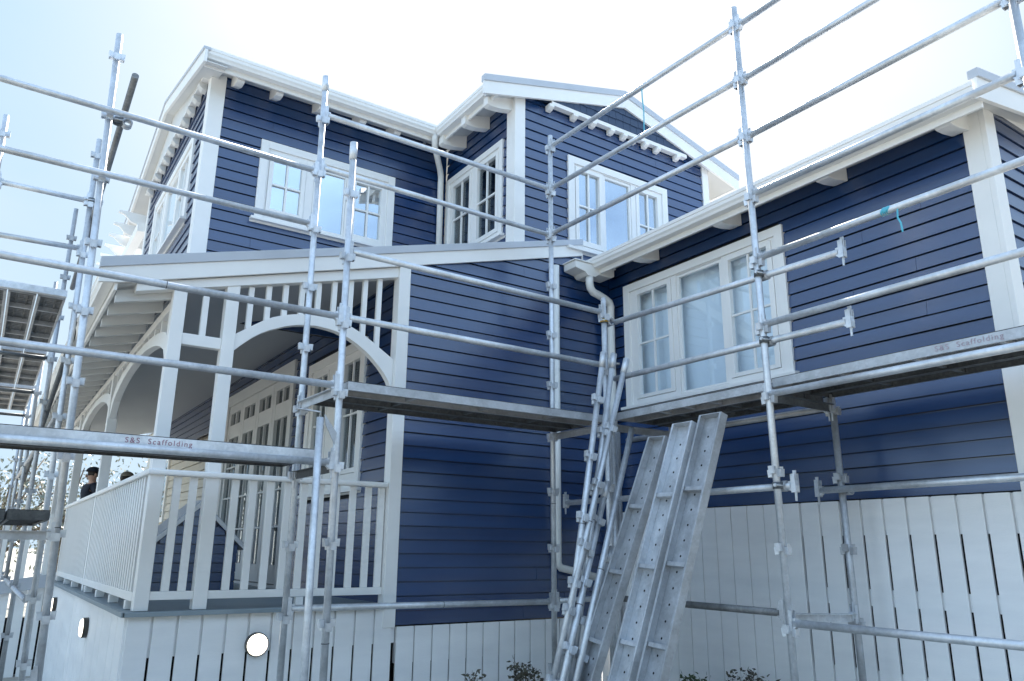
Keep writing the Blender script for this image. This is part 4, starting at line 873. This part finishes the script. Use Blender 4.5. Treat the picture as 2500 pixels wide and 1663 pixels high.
# stencilled lettering on the planks
def lettering(txt, size, m_, parent, mat='redpaint'):
    cu = bpy.data.curves.new('lettering', 'FONT'); cu.body = txt; cu.size = size; cu.extrude = .0004; cu.space_character = 1.25
    tmp = bpy.data.objects.new('tmp', cu); COL.objects.link(tmp); dg = bpy.context.evaluated_depsgraph_get()
    me = bpy.data.meshes.new_from_object(tmp.evaluated_get(dg)); bpy.data.objects.remove(tmp); me.materials.clear(); me.materials.append(M[mat])
    o = bpy.data.objects.new('lettering', me); COL.objects.link(o); o.parent = parent; o.matrix_parent_inverse = Matrix(); bpy.context.view_layer.update()
    o.matrix_local = parent.matrix_world.inverted() @ m_
    return o
bpy.context.view_layer.update()
lettering('S&S  Scaffolding', .046, Matrix.Translation((.640, 5.03 + .006 - .0022, .600)) @ Matrix.Rotation(R(90), 4, 'X'), dl[0])
lettering('S&S  Scaffolding', .046, Matrix.Translation((4.496 - .0022, 2.245, 1.150)) @ Matrix.Rotation(R(-90), 4, 'Z') @ Matrix.Rotation(R(90), 4, 'X'), dr[0], 'redfaint')

# ---- loose tubes leaning in the corner (standards with cups)
def lean_tube(T, B, L, nodes, label, cap=True, mat='galv'):
    T, B = Vector(T), Vector(B); d = (B - T).normalized(); bot = T + d * L
    standard(bot, T, [L - n for n in nodes], label, mat=mat, cap=cap, group='loose poles leaning in the corner', name='leaning_pole', sleeve=(L * .55,))
lean_tube((4.24, 4.9, 1.646), (3.735, 4.75, -.431), 3.30, (.42, .92, 1.42, 1.92, 2.42, 2.92), 'leaning pole farthest left in the corner bundle, behind the others')
lean_tube((4.382, 4.93, 1.661), (3.976, 4.80, .143), 3.28, (.72, 1.22, 1.72, 2.22, 2.72), 'leaning pole whose capped top touches the white downpipe')
lean_tube((4.465, 4.86, 1.614), (3.543, 4.71, -.86), 3.30, (.66, 1.16, 1.66, 2.16, 2.66), 'leaning pole with its capped top nearest the ground floor window')
lean_tube((4.203, 4.85, .539), (3.575, 4.65, -.877), 2.26, (.33, .83, 1.33, 1.83), 'shorter leaning pole ending halfway up the bundle')
lean_tube((4.526, 4.88, 1.027), (4.085, 4.74, .057), 2.86, (), 'cup-less leaning tube from the clamp under the platform', cap=False)
lean_tube((4.185, 4.80, .024), (3.704, 4.66, -.887), 1.75, (.36, .86, 1.36), 'shortest leaning pole, lowest capped top in the bundle')

# ---- tapes
def ribbon(pts, wd, label):
    mb = MB(); P_ = [Vector(p) for p in pts]
    for k, (a, b) in enumerate(zip(P_, P_[1:])):
        w0 = Vector((0.2, wd, 0)) if False else Vector((.002, wd, 0))
        mb.prism([a, b, b + w0, a + w0], (.0012, 0, 0))
    o = mb.build('tape', 'tape', None, tuple(P_[0])); tag(o, label, 'tape')
ribbon([(4.352, 4.414, 4.05), (4.352, 4.412, 3.93), (4.352, 4.400, 3.80), (4.352, 4.405, 3.60)], .016, 'thin blue tape hanging between the two highest sloping rails')
ribbon([(4.352, 2.272, 2.035), (4.352, 2.277, 1.98), (4.352, 2.262, 1.94), (4.352, 2.258, 1.88)], .012, 'thin blue tape tail hanging below the taped right rail')
mb = MB()
for k in range(4): mb.ring((4.38, 2.335 + k * .012, 2.056), (4.38, 2.346 + k * .012, 2.064), TR + .003 + .001 * (k % 2), TR + .0005)
o = mb.build('tape', 'tape', None, (4.38, 2.34, 2.06)); tag(o, 'blue tape wound round the right hand rail', 'tape')

# ================================================================== two people on the veranda
def person(loc, face, label, cap_mat, top_mat, height=1.7, lean_=0.0):
    o = empty('person', loc); tag(o, label, 'person'); o.rotation_euler = (0, 0, face); k = height / 1.75
    J = [(0, 0, .95, .13), (0, 0, 1.15, .135), (0, -.01 + lean_, 1.35, .15), (0, lean_, 1.47, .10), (0, lean_, 1.53, .052), (0, lean_ - .02, 1.60, .07), (0, lean_ - .015, 1.69, .088),
         (.19, lean_, 1.41, .065), (.25, lean_ + .02, 1.13, .045), (.24, lean_ - .12, .90, .034), (.235, lean_ - .17, .84, .028), (-.19, lean_, 1.41, .065), (-.25, lean_ + .02, 1.13, .045), (-.24, lean_ - .12, .90, .034), (-.235, lean_ - .17, .84, .028),
         (.10, 0, .88, .095), (.11, -.01, .48, .06), (.11, .02, .09, .042), (.11, -.12, .04, .035), (-.10, 0, .88, .095), (-.11, -.01, .48, .06), (-.11, .02, .09, .042), (-.11, -.12, .04, .035)]
    Ed = [(0, 1), (1, 2), (2, 3), (3, 4), (4, 5), (5, 6), (3, 7), (7, 8), (8, 9), (9, 10), (3, 11), (11, 12), (12, 13), (13, 14), (0, 15), (15, 16), (16, 17), (17, 18), (0, 19), (19, 20), (20, 21), (21, 22)]
    def skin(name, idx, edges, mat, grow=0.0):
        mp_ = {i: n_ for n_, i in enumerate(idx)}; me = bpy.data.meshes.new(name)
        me.from_pydata([tuple(c * k for c in J[i][:3]) for i in idx], [(mp_[a], mp_[b]) for a, b in edges], []); ob = bpy.data.objects.new(name, me); COL.objects.link(ob); ob.parent = o
        md = ob.modifiers.new('skin', 'SKIN'); sk = me.skin_vertices[0].data
        for i in idx: r_ = (J[i][3] + grow) * k; sk[mp_[i]].radius = (r_, r_)
        sk[0].use_root = True; md.use_smooth_shade = True
        sb = ob.modifiers.new('sub', 'SUBSURF'); sb.levels = 1; sb.render_levels = 2; me.materials.append(M[mat]); return ob
    body = skin('body', list(range(23)), Ed, 'skin')
    skin('jacket', [0, 1, 2, 3, 7, 8, 9, 11, 12, 13], [(0, 1), (1, 2), (2, 3), (3, 7), (7, 8), (8, 9), (3, 11), (11, 12), (12, 13)], top_mat, .016)
    skin('trousers', [0, 15, 16, 17, 19, 20, 21], [(0, 15), (15, 16), (16, 17), (0, 19), (19, 20), (20, 21)], 'trouser', .014)
    for s in (-1, 1):
        for j, (dx, L_) in enumerate(((-.018, .055), (-.006, .065), (.006, .062), (.018, .05))):
            mb = MB(); b = Vector((s * .235 + dx, lean_ - .17, .81)) * k; mb.path([b, b + Vector((0, -.012, -L_ * .5)) * k, b + Vector((0, -.004, -L_)) * k], .0075 * k, 8); mb.build('finger', 'skin', o)
        mb = MB(); b = Vector((s * .215, lean_ - .185, .83)) * k; mb.path([b, b + Vector((-s * .012, -.015, -.03)) * k], .009 * k, 8); mb.build('thumb', 'skin', o)
    hc = Vector((0, lean_ - .012, 1.665)) * k
    def ball(c, r3, name, mat, zmin=-9):
        mb = MB(); bmesh.ops.create_uvsphere(mb.b, u_segments=20, v_segments=14, radius=1)
        for v in mb.b.verts: v.co = Vector((v.co.x * r3[0], v.co.y * r3[1], max(v.co.z, zmin) * r3[2])) + c
        for f in mb.b.faces: f.smooth = True
        return mb.build(name, mat, o)
    ball(hc + Vector((0, .015, .012)), (.086 * k, .104 * k, .082 * k), 'hair', 'hair', -.7)
    for s in (-1, 1): ball(hc + Vector((s * .033, -.088 * k, -.005)), (.012, .008, .008), 'eye', 'hair'); ball(hc + Vector((s * .09 * k, .0, -.02)), (.010, .02, .032), 'ear', 'skin')
    ball(hc + Vector((0, -.104 * k, -.035)), (.014, .02, .024), 'nose', 'skin'); ball(hc + Vector((0, -.092 * k, -.072)), (.024, .008, .006), 'mouth', 'redpaint')
    ball(hc + Vector((0, .0, .042)), (.098 * k, .116 * k, .082 * k), 'cap', cap_mat, -.1)
    mb = MB(); mb.prism([(hc.x - .07, hc.y - .08, hc.z + .045), (hc.x + .07, hc.y - .08, hc.z + .045), (hc.x + .05, hc.y - .175, hc.z + .03), (hc.x - .05, hc.y - .175, hc.z + .03)], (0, 0, .008)); mb.build('cap_peak', cap_mat, o, bevel=.003)
    return o
person((1.40, 13.6, -.43), R(-70), 'person in a dark cap and dark jacket standing behind the side balustrade', 'jacket', 'jacket', 1.60, -.04)
person((1.72, 12.9, -.43), R(120), 'person in a khaki cap whose head just shows above the handrail', 'capgrey', 'jacket', 1.50, -.02)
# deck they stand on reaches on behind the balustrade
part(MB().box(.93, 2.86, 13.301, 16.5, -.455, -.433), 'deck_floor', 'deck')
